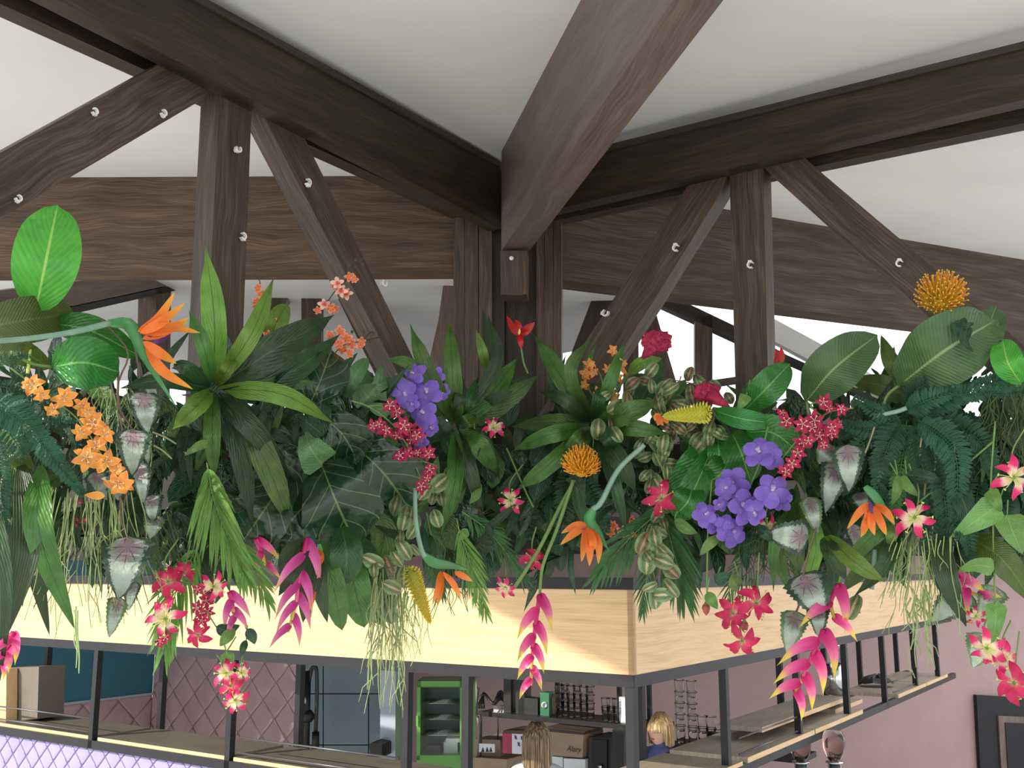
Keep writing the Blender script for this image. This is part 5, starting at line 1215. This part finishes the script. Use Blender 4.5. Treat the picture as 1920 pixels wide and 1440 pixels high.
spray('small coral orchid spray by the upright light leaf', 'coral', [(512, 603, 13), (505, 615, 12), (520, 608, 10), (500, 628, 11), (508, 625, 10)], [[(540, 700), (520, 650), (510, 605)]], .26, stem='stem_dark', sr=1)
r = spray('coral orchids behind the tallest rosette leaves', 'coral', [(484, 541, 11), (490, 552, 12), (482, 566, 12), (490, 575, 10), (479, 575, 8)], [[(470, 690), (480, 600), (488, 540), (482, 512)]], .14, stem='stem_dark', sr=1)
buds(r, [(480, 505), (492, 520), (476, 515)], 3, 'stem_dark', .14)
spray('violet orchid spray beside the centre rosette', 'vanda', [(757, 735, 28), (800, 738, 34), (777, 700, 24), (815, 705, 22), (830, 735, 18), (795, 775, 28), (805, 800, 22), (790, 830, 18), (770, 755, 20), (785, 690, 16)], [[(740, 700), (780, 730), (800, 800)]], .46, sr=2)
spray('violet orchid spray in front of the right glossy leaves', 'vanda', [(1425, 850, 36), (1447, 858, 26), (1378, 905, 34), (1360, 915, 24), (1448, 920, 36), (1398, 950, 38), (1415, 960, 28), (1322, 965, 26), (1335, 980, 22), (1372, 1000, 30), (1362, 985, 24), (1465, 938, 24), (1350, 945, 16)], [[(1440, 800), (1420, 880), (1380, 960)]], .48, sr=2)
spray('crimson starry flower spray over the violet orchids at left', 'crimson', [(732, 762, 20), (742, 770, 18), (698, 798, 14), (722, 808, 18), (755, 798, 22), (768, 805, 20), (772, 825, 18), (745, 815, 16), (782, 815, 18), (752, 855, 18), (765, 850, 15), (802, 850, 18), (805, 882, 18), (790, 912, 17), (712, 795, 14), (785, 850, 14), (800, 895, 14)],
      [[(660, 752), (690, 762), (730, 790), (760, 830), (790, 900)], [(690, 762), (710, 760), (730, 762)], [(760, 830), (785, 860), (815, 872)]], .54, sr=1.6)
spray('crimson starry flower spray right of the right truss post', 'crimson', [(1475, 788, 20), (1505, 795, 22), (1528, 788, 22), (1520, 805, 20), (1546, 752, 18), (1552, 765, 14), (1575, 768, 16), (1502, 832, 20), (1485, 868, 18), (1472, 885, 17), (1497, 848, 18), (1538, 820, 18), (1562, 800, 18), (1560, 812, 18), (1570, 795, 14), (1515, 825, 16), (1535, 800, 18), (1465, 775, 12), (1545, 835, 14)],
      [[(1600, 765), (1550, 775), (1500, 820), (1450, 880)], [(1540, 780), (1520, 760), (1545, 750)]], .52, sr=1.6)
spray('dark red small orchids in shadow behind the centre bird flower', 'coral', [(1155, 930, 10), (1165, 945, 10), (1150, 940, 8), (1190, 925, 8), (1150, 985, 11), (1165, 995, 11), (1180, 985, 12), (1172, 1005, 10), (1145, 1000, 10), (1190, 1000, 10), (1185, 975, 9), (1140, 990, 8)], [[(1160, 900), (1165, 950), (1170, 1000)]], -.3, stem='stem_dark', sr=1.2)
spray('magenta starry flowers among the left palm fronds', 'crimson', [(385, 1125, 18), (372, 1140, 18), (378, 1162, 16), (395, 1100, 16), (372, 1105, 14), (310, 1195, 14), (300, 1205, 12), (410, 1105, 14), (390, 1145, 16)], [[(370, 1060), (380, 1110), (375, 1170)]], .40)
spray('tiny magenta flowers behind the left hanging strings', 'crimson', [(150, 942, 7), (145, 975, 8), (155, 980, 9), (148, 992, 9), (160, 975, 8), (140, 985, 7)], [[(150, 920), (152, 960), (148, 1000)]], .22, sr=1)
for a in (('pink glory lily right of the centre rosette', 925, 803, 26, .46, (.3, .3)), ('pink glory lily with yellow-white throat below the centre rosette', 957, 938, 28, .46, (-.2, 0)),
    ('pink glory lily below the globe flower, right', 1240, 935, 36, .48, (0, .1)), ('open pink and yellow glory lily over the right ferns', 1715, 970, 42, .50, (0, 0)),
    ('pink glory lily cut by the right edge', 1900, 895, 40, .48, (.3, .0)), ('large magenta glory lily top of the bunch on the right fascia', 1418, 1132, 40, .48, (.1, .2)),
    ('magenta glory lily left in the bunch on the right fascia', 1375, 1150, 34, .46, (-.3, -.1)), ('downward pink glory lily at the foot of the right fascia bunch', 1392, 1200, 36, .50, (0, -.6)),
    ('open glory lily over the left fascia among palm leaflets', 310, 1160, 38, .50, (0, -.2)), ('magenta glory lily beside the large silver begonia leaf', 315, 1092, 34, .46, (.2, .3)),
    ('magenta glory lily left of the mauve hanging bloom', 400, 1100, 30, .44, (.3, 0)), ('hanging glory lily in the bunch below the rail, left one', 425, 1262, 28, .50, (-.4, 0)),
    ('hanging glory lily in the bunch below the rail, right one', 452, 1262, 22, .48, (.4, .2)), ('lowest glory lily of the bunch below the rail', 440, 1312, 26, .50, (0, -.5)),
    ('glory lily in the middle of the bunch below the rail', 432, 1286, 24, .47, (.2, -.3)), ('glory lily hanging at lower right above the round begonia leaf', 1850, 1215, 36, .50, (.2, -.2)),
    ('glory lily behind the long light leaf at lower right', 1880, 1235, 30, .46, (.4, 0)), ('lowest glory lily at the right edge', 1902, 1280, 40, .50, (-.2, -.2)),
    ('magenta glory lily bud half open under the right ferns', 1830, 1155, 20, .40, (0, 0)), ('pink glory lily beside the pink hanging spike, upper', 1000, 1050, 26, .42, (.3, .3)),
    ('pink glory lily on the rail left of the hanging spike', 948, 1100, 22, .42, (-.3, -.4)), ('small pink glory lily under the big rosette', 438, 838, 22, .42, (.5, -.2)),
    ('pink glory lily below the violet orchids at right', 1437, 988, 24, .42, (.3, -.2)), ('magenta glory lily lying on the fascia below the left palm', 372, 1190, 26, .42, (-.3, -.2)),
    ('small glory lily tucked low behind the left palm frond', 345, 1075, 26, .38, (0, .5)), ('small glory lily near the mauve hanging bloom', 600, 1090, 18, .36, (.2, 0))):
    lab, x, y, rr, off, tl = a
    r = plant('glory_lily', x, y, off, lab, 'flower')
    flower(r, 'gloriosa' if random.random() < .6 or 'yellow' in lab or 'open' in lab else 'gloriosa_red', x, y, rr, off, tl, as_thing=True)
    mtube(r, [(x+random.uniform(-25, 25), y-rr*2.4, -.04), (x+random.uniform(-8, 8), y-rr*1.2, -.05), (x, y, -.01)], 1.5, 'stem', off, 'stem')
for lab, x, y in (('small red-brown bud hanging at the right fascia', 1324, 1142), ('red-brown bud in the right fascia bunch', 1396, 1175), ('dark bud beside the downward lily', 1404, 1208), ('red bud by the lily bunch below the rail', 460, 1310)):
    r = plant('flower_bud', x, y, .46, lab, 'bud'); mb = MB(); c = px3((x, y), .46); s = scale_at(c.y); mb.lathe([(0, -12*s), (5*s, -7*s), (8*s, 2*s), (6*s, 8*s), (0, 10*s)], c, 10); part(mb, 'bud_body', M['bud_red'], r)
    mb = MB(); mb.lathe([(6*s, 7*s), (4*s, 10*s), (1.5*s, 14*s)], c, 8); part(mb, 'calyx', M['stem'], r)
# heliconia: hanging bracts
def heliconia(label, pts, n, L, wd, off, mat='heli', stem=None, ang=34):
    r = plant('hanging_heliconia', pts[0][0], pts[0][1], off, label, 'flower')
    if stem: mtube(r, stem+[pts[0]], 4, 'stem', off-.01, 'stem', 14, 3)
    mtube(r, pts, 5, 'heli', off, 'axis', 12, 3)
    m = len(pts)-1
    for i in range(n):
        t = i/(n-1)*m*.92; k = min(int(t), m-1); f = t-k; x = pts[k][0]+(pts[k+1][0]-pts[k][0])*f; y = pts[k][1]+(pts[k+1][1]-pts[k][1])*f
        dx, dy = pts[k+1][0]-pts[k][0], pts[k+1][1]-pts[k][1]; a = math.atan2(dy, dx); sg = 1 if i % 2 else -1; a2 = a+sg*ang*D2; a3 = a+sg*(ang*.55)*D2
        l = L*1.12*(1-.45*i/n); x1, y1 = x+math.cos(a2)*l*.45, y+math.sin(a2)*l*.45
        x2, y2 = x1+math.cos(a3)*l*.5, y1+math.sin(a3)*l*.5
        mleaf(r, [(x, y, .0), (x1, y1, .03), (x2, y2, .01)], wd*.95*(1-.3*i/n), mat, off+.01*sg, 'bract', 'bract', bulge=.015, fold=.75, ns=14)
heliconia('mauve-pink hanging heliconia over the left fascia', [(575, 1010), (560, 1085), (555, 1130), (540, 1185)], 8, 95, 30, .46, 'heli_mauve')
heliconia('pink hanging heliconia on a long stem near the fascia corner', [(1012, 1115), (1003, 1180), (998, 1230), (995, 1285)], 8, 72, 30, .50, 'heli', [(1075, 900), (1045, 990), (1018, 1060)], 34)
heliconia('bright pink heliconia with yellow tips hanging under the right fascia', [(1545, 1180), (1525, 1225), (1505, 1270), (1490, 1300)], 7, 95, 36, .50, 'heli', None, 46)
heliconia('magenta heliconia top with yellow-green bract over the right fascia', [(1572, 1095), (1558, 1130), (1565, 1160)], 3, 90, 34, .48, 'heli', [(1590, 1040)], 38)
heliconia('magenta heliconia cut by the left edge', [(25, 1185), (12, 1215), (2, 1240)], 5, 60, 26, .44)
heliconia('small magenta heliconia between the palm fronds', [(430, 1110), (436, 1135), (440, 1160)], 4, 62, 26, .42, 'heli_mauve')
heliconia('pink heliconia tips below the dark fiddle leaves', [(480, 1010), (490, 1035), (498, 1060)], 3, 60, 24, .34)
heliconia('dark magenta heliconia under the lower right ferns', [(1795, 1080), (1812, 1105), (1840, 1120)], 3, 60, 34, .34)
r = plant('dark_pointed_plant', 590, 1010, .36, 'nearly black pointed leaves around the mauve heliconia')
for pts in ([(580, 1010), (550, 1070), (522, 1118)], [(590, 1020), (575, 1110), (568, 1168)], [(600, 1020), (600, 1100), (614, 1168)], [(585, 1010), (540, 1040), (528, 1090)], [(598, 1040), (590, 1090), (580, 1140)]): mleaf(r, pts, 30, 'stripe', .38+random.uniform(0, .05), 'lance', fold=.3)
# birds of paradise
def bird(label, stem, beak, wb_, petals, wp, purple, off):
    r = plant('bird_flower', beak[0][0], beak[0][1], off, label, 'flower')
    if stem: mtube(r, stem+[beak[0]], 5.5*wb_/30, 'stem_pale', off, 'stem', 16, 7*wb_/30)
    q = catmull([px3(a, off) for a in beak], 14); s = scale_at(q[0].y); rows = []
    for i, p in enumerate(q):
        t = i/14; T = (q[min(14, i+1)]-q[max(0, i-1)]).normalized(); A = T.cross(V((0, 1, 0))).normalized(); B = V((0, 1, 0))
        hw = wb_/2*s*(math.sin(math.pi*min(1, (t*.92+.10)))**.6)*(1-t)**.35
        rows.append([p+A*hw*math.cos(6.2832*j/10)+B*hw*.6*math.sin(6.2832*j/10) for j in range(10)])
    mb = MB(); mb.grid(rows, None, 0, True); part(mb, 'spathe', M['spathe'], r)
    for pt in petals: mleaf(r, [(a[0], a[1], (.02, .05, .03)[min(2, k)]) for k, a in enumerate(pt)], wp, 'bird', off+random.uniform(0, .03), 'lance', 'petal', bulge=.01, fold=.45, ns=12)
    for pt in purple: mleaf(r, pt, wp*.5, 'purple_d', off+.05, 'lance', 'tongue', bulge=.01)
bird('large orange bird of paradise flower at upper left', [(-20, 641), (60, 634), (140, 622)], [(205, 606), (245, 612), (272, 670), (335, 770)], 32,
     [[(258, 622), (295, 600), (328, 547)], [(262, 625), (300, 605), (347, 568)], [(262, 622), (310, 612), (376, 624)], [(266, 636), (310, 620), (354, 596)], [(268, 640), (300, 662), (331, 682)], [(272, 645), (305, 695), (362, 730)], [(262, 624), (310, 618), (352, 602)]], 20, [[(270, 625), (300, 632), (326, 620)], [(284, 645), (300, 638), (320, 630)]], .56)
bird('orange bird of paradise flower hanging at the centre', [(1208, 834), (1160, 880), (1128, 940)], [(1112, 955), (1105, 975), (1122, 1000), (1143, 1035)], 26,
     [[(1100, 984), (1078, 986), (1052, 1000)], [(1100, 986), (1076, 1000), (1050, 1022)], [(1098, 986), (1096, 1020), (1090, 1054)], [(1102, 988), (1106, 1030), (1105, 1062)], [(1106, 990), (1122, 1020), (1122, 1058)], [(1104, 990), (1112, 1018), (1104, 1040)]], 15, [[(1098, 990), (1080, 1002), (1062, 1014)], [(1105, 1002), (1110, 1014), (1112, 1028)]], .54)
bird('orange bird of paradise flower hanging right of the begonia leaves', None, [(1622, 912), (1640, 930), (1660, 960), (1680, 990)], 22,
     [[(1634, 942), (1612, 960), (1588, 992)], [(1634, 945), (1626, 975), (1614, 1008)], [(1636, 948), (1634, 980), (1640, 1004)], [(1640, 945), (1662, 960), (1678, 984)], [(1638, 948), (1652, 980), (1662, 1004)], [(1636, 948), (1622, 985), (1618, 1005)]], 15, [[(1630, 938), (1634, 955), (1638, 974)]], .50)
bird('orange bird of paradise flower lying level over the middle rail', [(778, 915), (780, 980), (790, 1030)], [(796, 1042), (815, 1055), (845, 1060), (882, 1070)], 24,
     [[(826, 1070), (822, 1100), (810, 1136)], [(828, 1072), (826, 1105), (820, 1138)], [(830, 1072), (850, 1095), (864, 1122)], [(852, 1072), (868, 1080), (886, 1090)]], 12, [[(840, 1080), (852, 1086), (864, 1088)]], .52)
bird('small orange bird flower tip beside the mauve heliconia', None, [(598, 1020), (602, 1040), (600, 1060)], 12, [[(590, 1100), (584, 1125), (577, 1148)], [(598, 1030), (602, 1045), (600, 1062)]], 12, [], .40)
r = plant('orange_tip', 1232, 785, .4, 'orange pointed petals left of the yellow cone', 'flower')
for pt in ([(1240, 780), (1234, 790), (1236, 798)], [(1242, 782), (1240, 792), (1244, 798)], [(1240, 778), (1230, 780), (1228, 790)], [(1244, 783), (1250, 790), (1252, 794)]): mleaf(r, pt, 9, 'bird', .42, 'lance', 'petal', bulge=0)
# pincushion flowers
def pincushion(label, x, y, rpx, mat, off, up, stem):
    r = plant('pincushion_flower', x, y, off, label, 'flower'); c = px3((x, y), off); R_ = rpx*scale_at(c.y)
    ax = V(up).normalized(); q = V((0, 0, 1)).rotation_difference(ax); mb = MB()
    for i in range(170):
        z = 1-1.25*(i+.5)/170; a = i*2.39996; rr = math.sqrt(max(0, 1-z*z)); d = q @ V((rr*math.cos(a), rr*math.sin(a), z))
        b0 = c-ax*R_*.25; e = c+d*R_*random.uniform(.95, 1.22)+ax*R_*.1
        m = c+d*R_*.62-ax*R_*.1+V((random.uniform(-1, 1), random.uniform(-1, 1), random.uniform(-1, 1)))*R_*.12
        pts = catmull([b0, m, e+(ax*.12-d*.05)*R_], 5); mb.tube(pts, R_*.026, R_*.030, 4, 0)
        mb.ball(pts[-1], R_*.05, 4)
    tag(part(mb, 'pins', M[mat], r), kind='stuff')
    mb = MB(); mb.ball(c-ax*R_*.2, R_*.4, 10); part(mb, 'cone', M[mat], r)
    mtube(r, stem, 3.6, 'stem', off-.02, 'stem', 12)
    for k in range(6): a = k*1.05; mleaf(r, [(stem[0][0], stem[0][1]), (stem[0][0]+9*math.cos(a), stem[0][1]+9*math.sin(a)), (stem[0][0]+18*math.cos(a), stem[0][1]+18*math.sin(a))], 10, 'climber_dk', off-.02, 'lance', 'bract', bulge=0)
pincushion('orange-yellow pincushion flower standing above the ribbed leaves', 1764, 560, 44, 'pin', .42, (-.25, -.9, .55), [(1792, 592), (1812, 630), (1830, 690)])
pincushion('amber globe pincushion flower on a tall green stem at the centre', 1090, 876, 34, 'pin_or', .50, (0, -.55, .85), [(1078, 900), (1050, 950), (1010, 1030), (966, 1100)])
for pts, wd in (([(1800, 600), (1812, 610), (1826, 605)], 22), ([(1815, 610), (1808, 640), (1825, 660)], 24), ([(1795, 600), (1800, 625), (1812, 640)], 24)):
    r = plant('toothed_leaf', pts[0][0], pts[0][1], .45, 'small toothed green leaf under the upper pincushion flower, %s' % {1826: 'the highest', 1825: 'the lowest', 1812: 'beside the stem'}[pts[2][0]], 'leaf', 'toothed leaves under the upper pincushion flower'); mleaf(r, pts, wd, 'climber_dk', .46, 'heart', 'blade', bulge=.01, wave=.1)
# cockscombs
def cockscomb(label, x, y, rpx, nx, ny, off, ruff=1):
    r = plant('cockscomb_flower', x, y, off, label, 'flower'); c = px3((x, y), off); R_ = rpx*scale_at(c.y); mb = MB()
    dn = (px3((nx, ny), off)-c); rows = []
    for i in range(15):
        t = math.pi*i/14; row = []
        for j in range(28):
            a = 6.2832*j/28; w_ = 1+.13*math.sin(5*a+3*t)*ruff+.12*math.sin(9*a-7*t)+.08*math.sin(13*t+4*a); f = R_*w_
            row.append(c+V((1.1*f*math.sin(t)*math.cos(a), .6*f*math.sin(t)*math.sin(a), .8*f*math.cos(t))))
        rows.append(row)
    mb.grid(rows, None, 0, True); part(mb, 'crest', M['celosia'], r)
    mb = MB()
    for i in range(26):
        a = i*2.4; p = c+V((R_*.9*math.cos(a)*((i % 7)/7), -R_*.5, R_*.6*math.sin(a)*((i % 5)/5))); pts = [p+V((R_*.16*math.cos(k*.9)*(1+.4*math.sin(k*3)), -R_*.12*(k % 2), R_*.16*math.sin(k*.9))) for k in range(8)]
        mb.tube(pts, R_*.05, R_*.04, 5)
    tag(part(mb, 'ruffles', M['celosia'], r), kind='stuff')
    mb = MB(); mb.tube([c+dn*.2, c+dn*.6, c+dn], R_*.75, R_*.12, 12); part(mb, 'neck', M['celosia'], r)
    return r
cockscomb('upper dark red cockscomb flower against the bright window', 1232, 640, 25, 1204, 672, .40)
cockscomb('lower round red cockscomb above the yellow cone', 1326, 736, 22, 1368, 764, .40)
r = plant('red_flamingo_flower', 975, 620, .42, 'glossy red spathe flower in front of the centre post', 'flower')
for pts, wd in (([(975, 630), (962, 615), (950, 592)], 14), ([(975, 628), (988, 618), (1003, 604)], 18), ([(972, 625), (976, 640), (978, 655)], 12), ([(978, 626), (972, 610), (966, 600)], 12)): mleaf(r, pts, wd, 'red_spathe', .43, 'lance', 'spathe', bulge=.01, fold=.4)
mleaf(r, [(973, 628), (974, 622), (974, 616)], 4, 'ginger', .46, 'lance', 'spadix', bulge=0); mtube(r, [(977, 650), (982, 680), (990, 700)], 2, 'stem', .42)
r = plant('red_spiky_flower', 1460, 670, .2, 'red spiky flower just right of the right truss post', 'flower')
for pts in ([(1462, 685), (1458, 668), (1455, 655)], [(1462, 685), (1466, 668), (1464, 650)], [(1460, 690), (1456, 678), (1455, 668)], [(1462, 690), (1460, 680), (1462, 665)]): mleaf(r, pts, 12, 'red_spathe', .2, 'lance', 'bract', bulge=0)
# yellow cones
def cone(label, a, b_, wpx, mat, off):
    r = plant('yellow_cone_flower', a[0], a[1], off, label, 'flower'); A, B = px3(a, off), px3(b_, off); T = (B-A); L = T.length; T.normalize(); s = scale_at(A.y)
    U = T.cross(V((0, 1, 0))).normalized(); W = T.cross(U); mb = MB(); R0 = wpx/2*s*.75
    prf = lambda t: (min(1, (t/.10))**.5)*(1-t)**.62
    rows = [[A+T*L*t+(U*math.cos(6.2832*j/12)+W*math.sin(6.2832*j/12))*R0*.8*prf(t) for j in range(12)] for t in [k/12 for k in range(13)]]
    mb.grid(rows, None, 0, True); part(mb, 'core', M[mat], r); mb = MB()
    for i in range(260):
        t = (i+.5)/260; ang = i*2.39996; d = U*math.cos(ang)+W*math.sin(ang); p = A+T*L*t*.97+d*R0*.7*prf(t); e = p+d*R0*.5*(.45+.6*prf(t))-T*R0*.25
        leaf_into(mb, [p, (p+e)/2-T*R0*.05, e], R0*.17, 'lance', 0, .3, 0, 3, 2, face=W)
    tag(part(mb, 'scales', M[mat], r), kind='stuff')
cone('yellow cone flower pointing left under the red cockscomb', (1328, 773), (1240, 781), 54, 'ginger', .46)
cone('yellow cone flower hanging over the middle fascia', (768, 1068), (808, 1172), 48, 'ginger_or', .48)

# ---------------------------------------------------------------- dense filler foliage on the chords
fm = {}
for nm, shp, W, L in (('lance', 'lance', .28, 1), ('oval', 'oval', .5, 1), ('strap', 'strap', .18, 1.3), ('heart', 'heart', .8, .9)):
    for mt in ('strap_dk', 'climber_dk', 'fig', 'strap', 'stripe', 'glossy'):
        mb = MB(); leaf_into(mb, [V((0, 0, 0)), V((0, L*.5, .12*L)), V((0, L, -.05*L))], W, shp, 0, .25, .08, 8, 4, face=V((0, .01, 1))); fm[nm, mt] = mb.mesh('leaf', M[mt])
def filler(x, y, off, n, size, mats, shapes, spread, label, group):
    r = root('filler_spray', px3((x, y), off), label, 'foliage', group)
    for i in range(n):
        sh, mt = random.choice(shapes), random.choice(mats); s = size*random.uniform(.7, 1.3)
        yaw = random.uniform(-1.1, 1.1) if random.random() < .8 else random.uniform(-3, 3); down = random.uniform(-2.6, -.2) if random.random() < .75 else random.uniform(.2, 1.4)
        d = V((math.sin(yaw)*math.cos(down), -.45*abs(math.cos(down))-.1, math.sin(down))).normalized()
        nrm = V((random.uniform(-.6, .6), -1, random.uniform(-.2, .9))).normalized(); X = d.cross(nrm).normalized(); Z = X.cross(d)
        Mx = Matrix((X, d, Z)).transposed().to_4x4()
        off_ = V((random.uniform(-1, 1)*spread, random.uniform(-.03, .05), random.uniform(-1, 1)*spread*.8))
        link('leaf', fm[sh, mt], r, Matrix.Translation(off_) @ Mx @ Matrix.Scale(s, 4))
    return r
G1 = 'dark leafy sprays filling the gaps between the front plants'
ANCH = ['the left picture edge', 'the left sword fern', 'the first orange lilies', 'the orange lily spray', 'the begonia leaves at left', 'the rolled begonia leaf', 'the left part of the big rosette', 'the big rosette centre',
    'the bright palm frond', 'the right leaves of the big rosette', 'the first fiddle leaf', 'the pale torn leaf', 'the largest fiddle leaf', 'the crimson cluster at left', 'the left violet orchids', 'the leftmost leaves of the centre rosette',
    'the centre rosette', 'the glory lily by the centre rosette', 'the dark centre fern', 'the left leaves of the globe flower rosette', 'the amber globe flower', 'the centre bird flower stem', 'the spotted vine mass', 'the glossy leaf fan',
    'the hanging bud stem', 'the right violet orchids', 'the right crimson cluster', 'the strong-veined begonia', 'the left fronds of the right fern', 'the middle of the right fern', 'the open yellow-pink lily', 'the slanting climber stem', 'the large heart-shaped leaf', 'the right picture edge']
for i in range(34):
    x = -40+i*59+random.uniform(-12, 12)
    for row, (y, o) in enumerate(((805, .16), (905, .12), (985, .08), (762, .12), (792, .2))):
        if row == 2 and (1040 < x < 1130): continue
        if row == 4 and not (455 < x < 700 or 80 < x < 340): continue
        if row == 3 and not (430 < x < 720 or 1060 < x < 1130 or 1450 < x < 1900 or 150 < x < 330): continue
        if 1060 < x < 1200 and row == 1: o = -.1
        yy = y+random.uniform(-22, 18)-(30 if x < 300 and row == 0 else 0)
        filler(x, yy, o, 11 if row < 3 else 8, .17*TD(max(0, min(1920, x)))/4.2, ['strap_dk', 'climber_dk', 'fig', 'stripe', 'strap_dk', 'strap', 'glossy'][:6], ['lance', 'oval', 'strap', 'lance'], .13,
            'dark leafy filler spray, %s row, behind %s' % (('upper', 'middle', 'lowest', 'topmost', 'front upper')[row], ANCH[i]), G1)
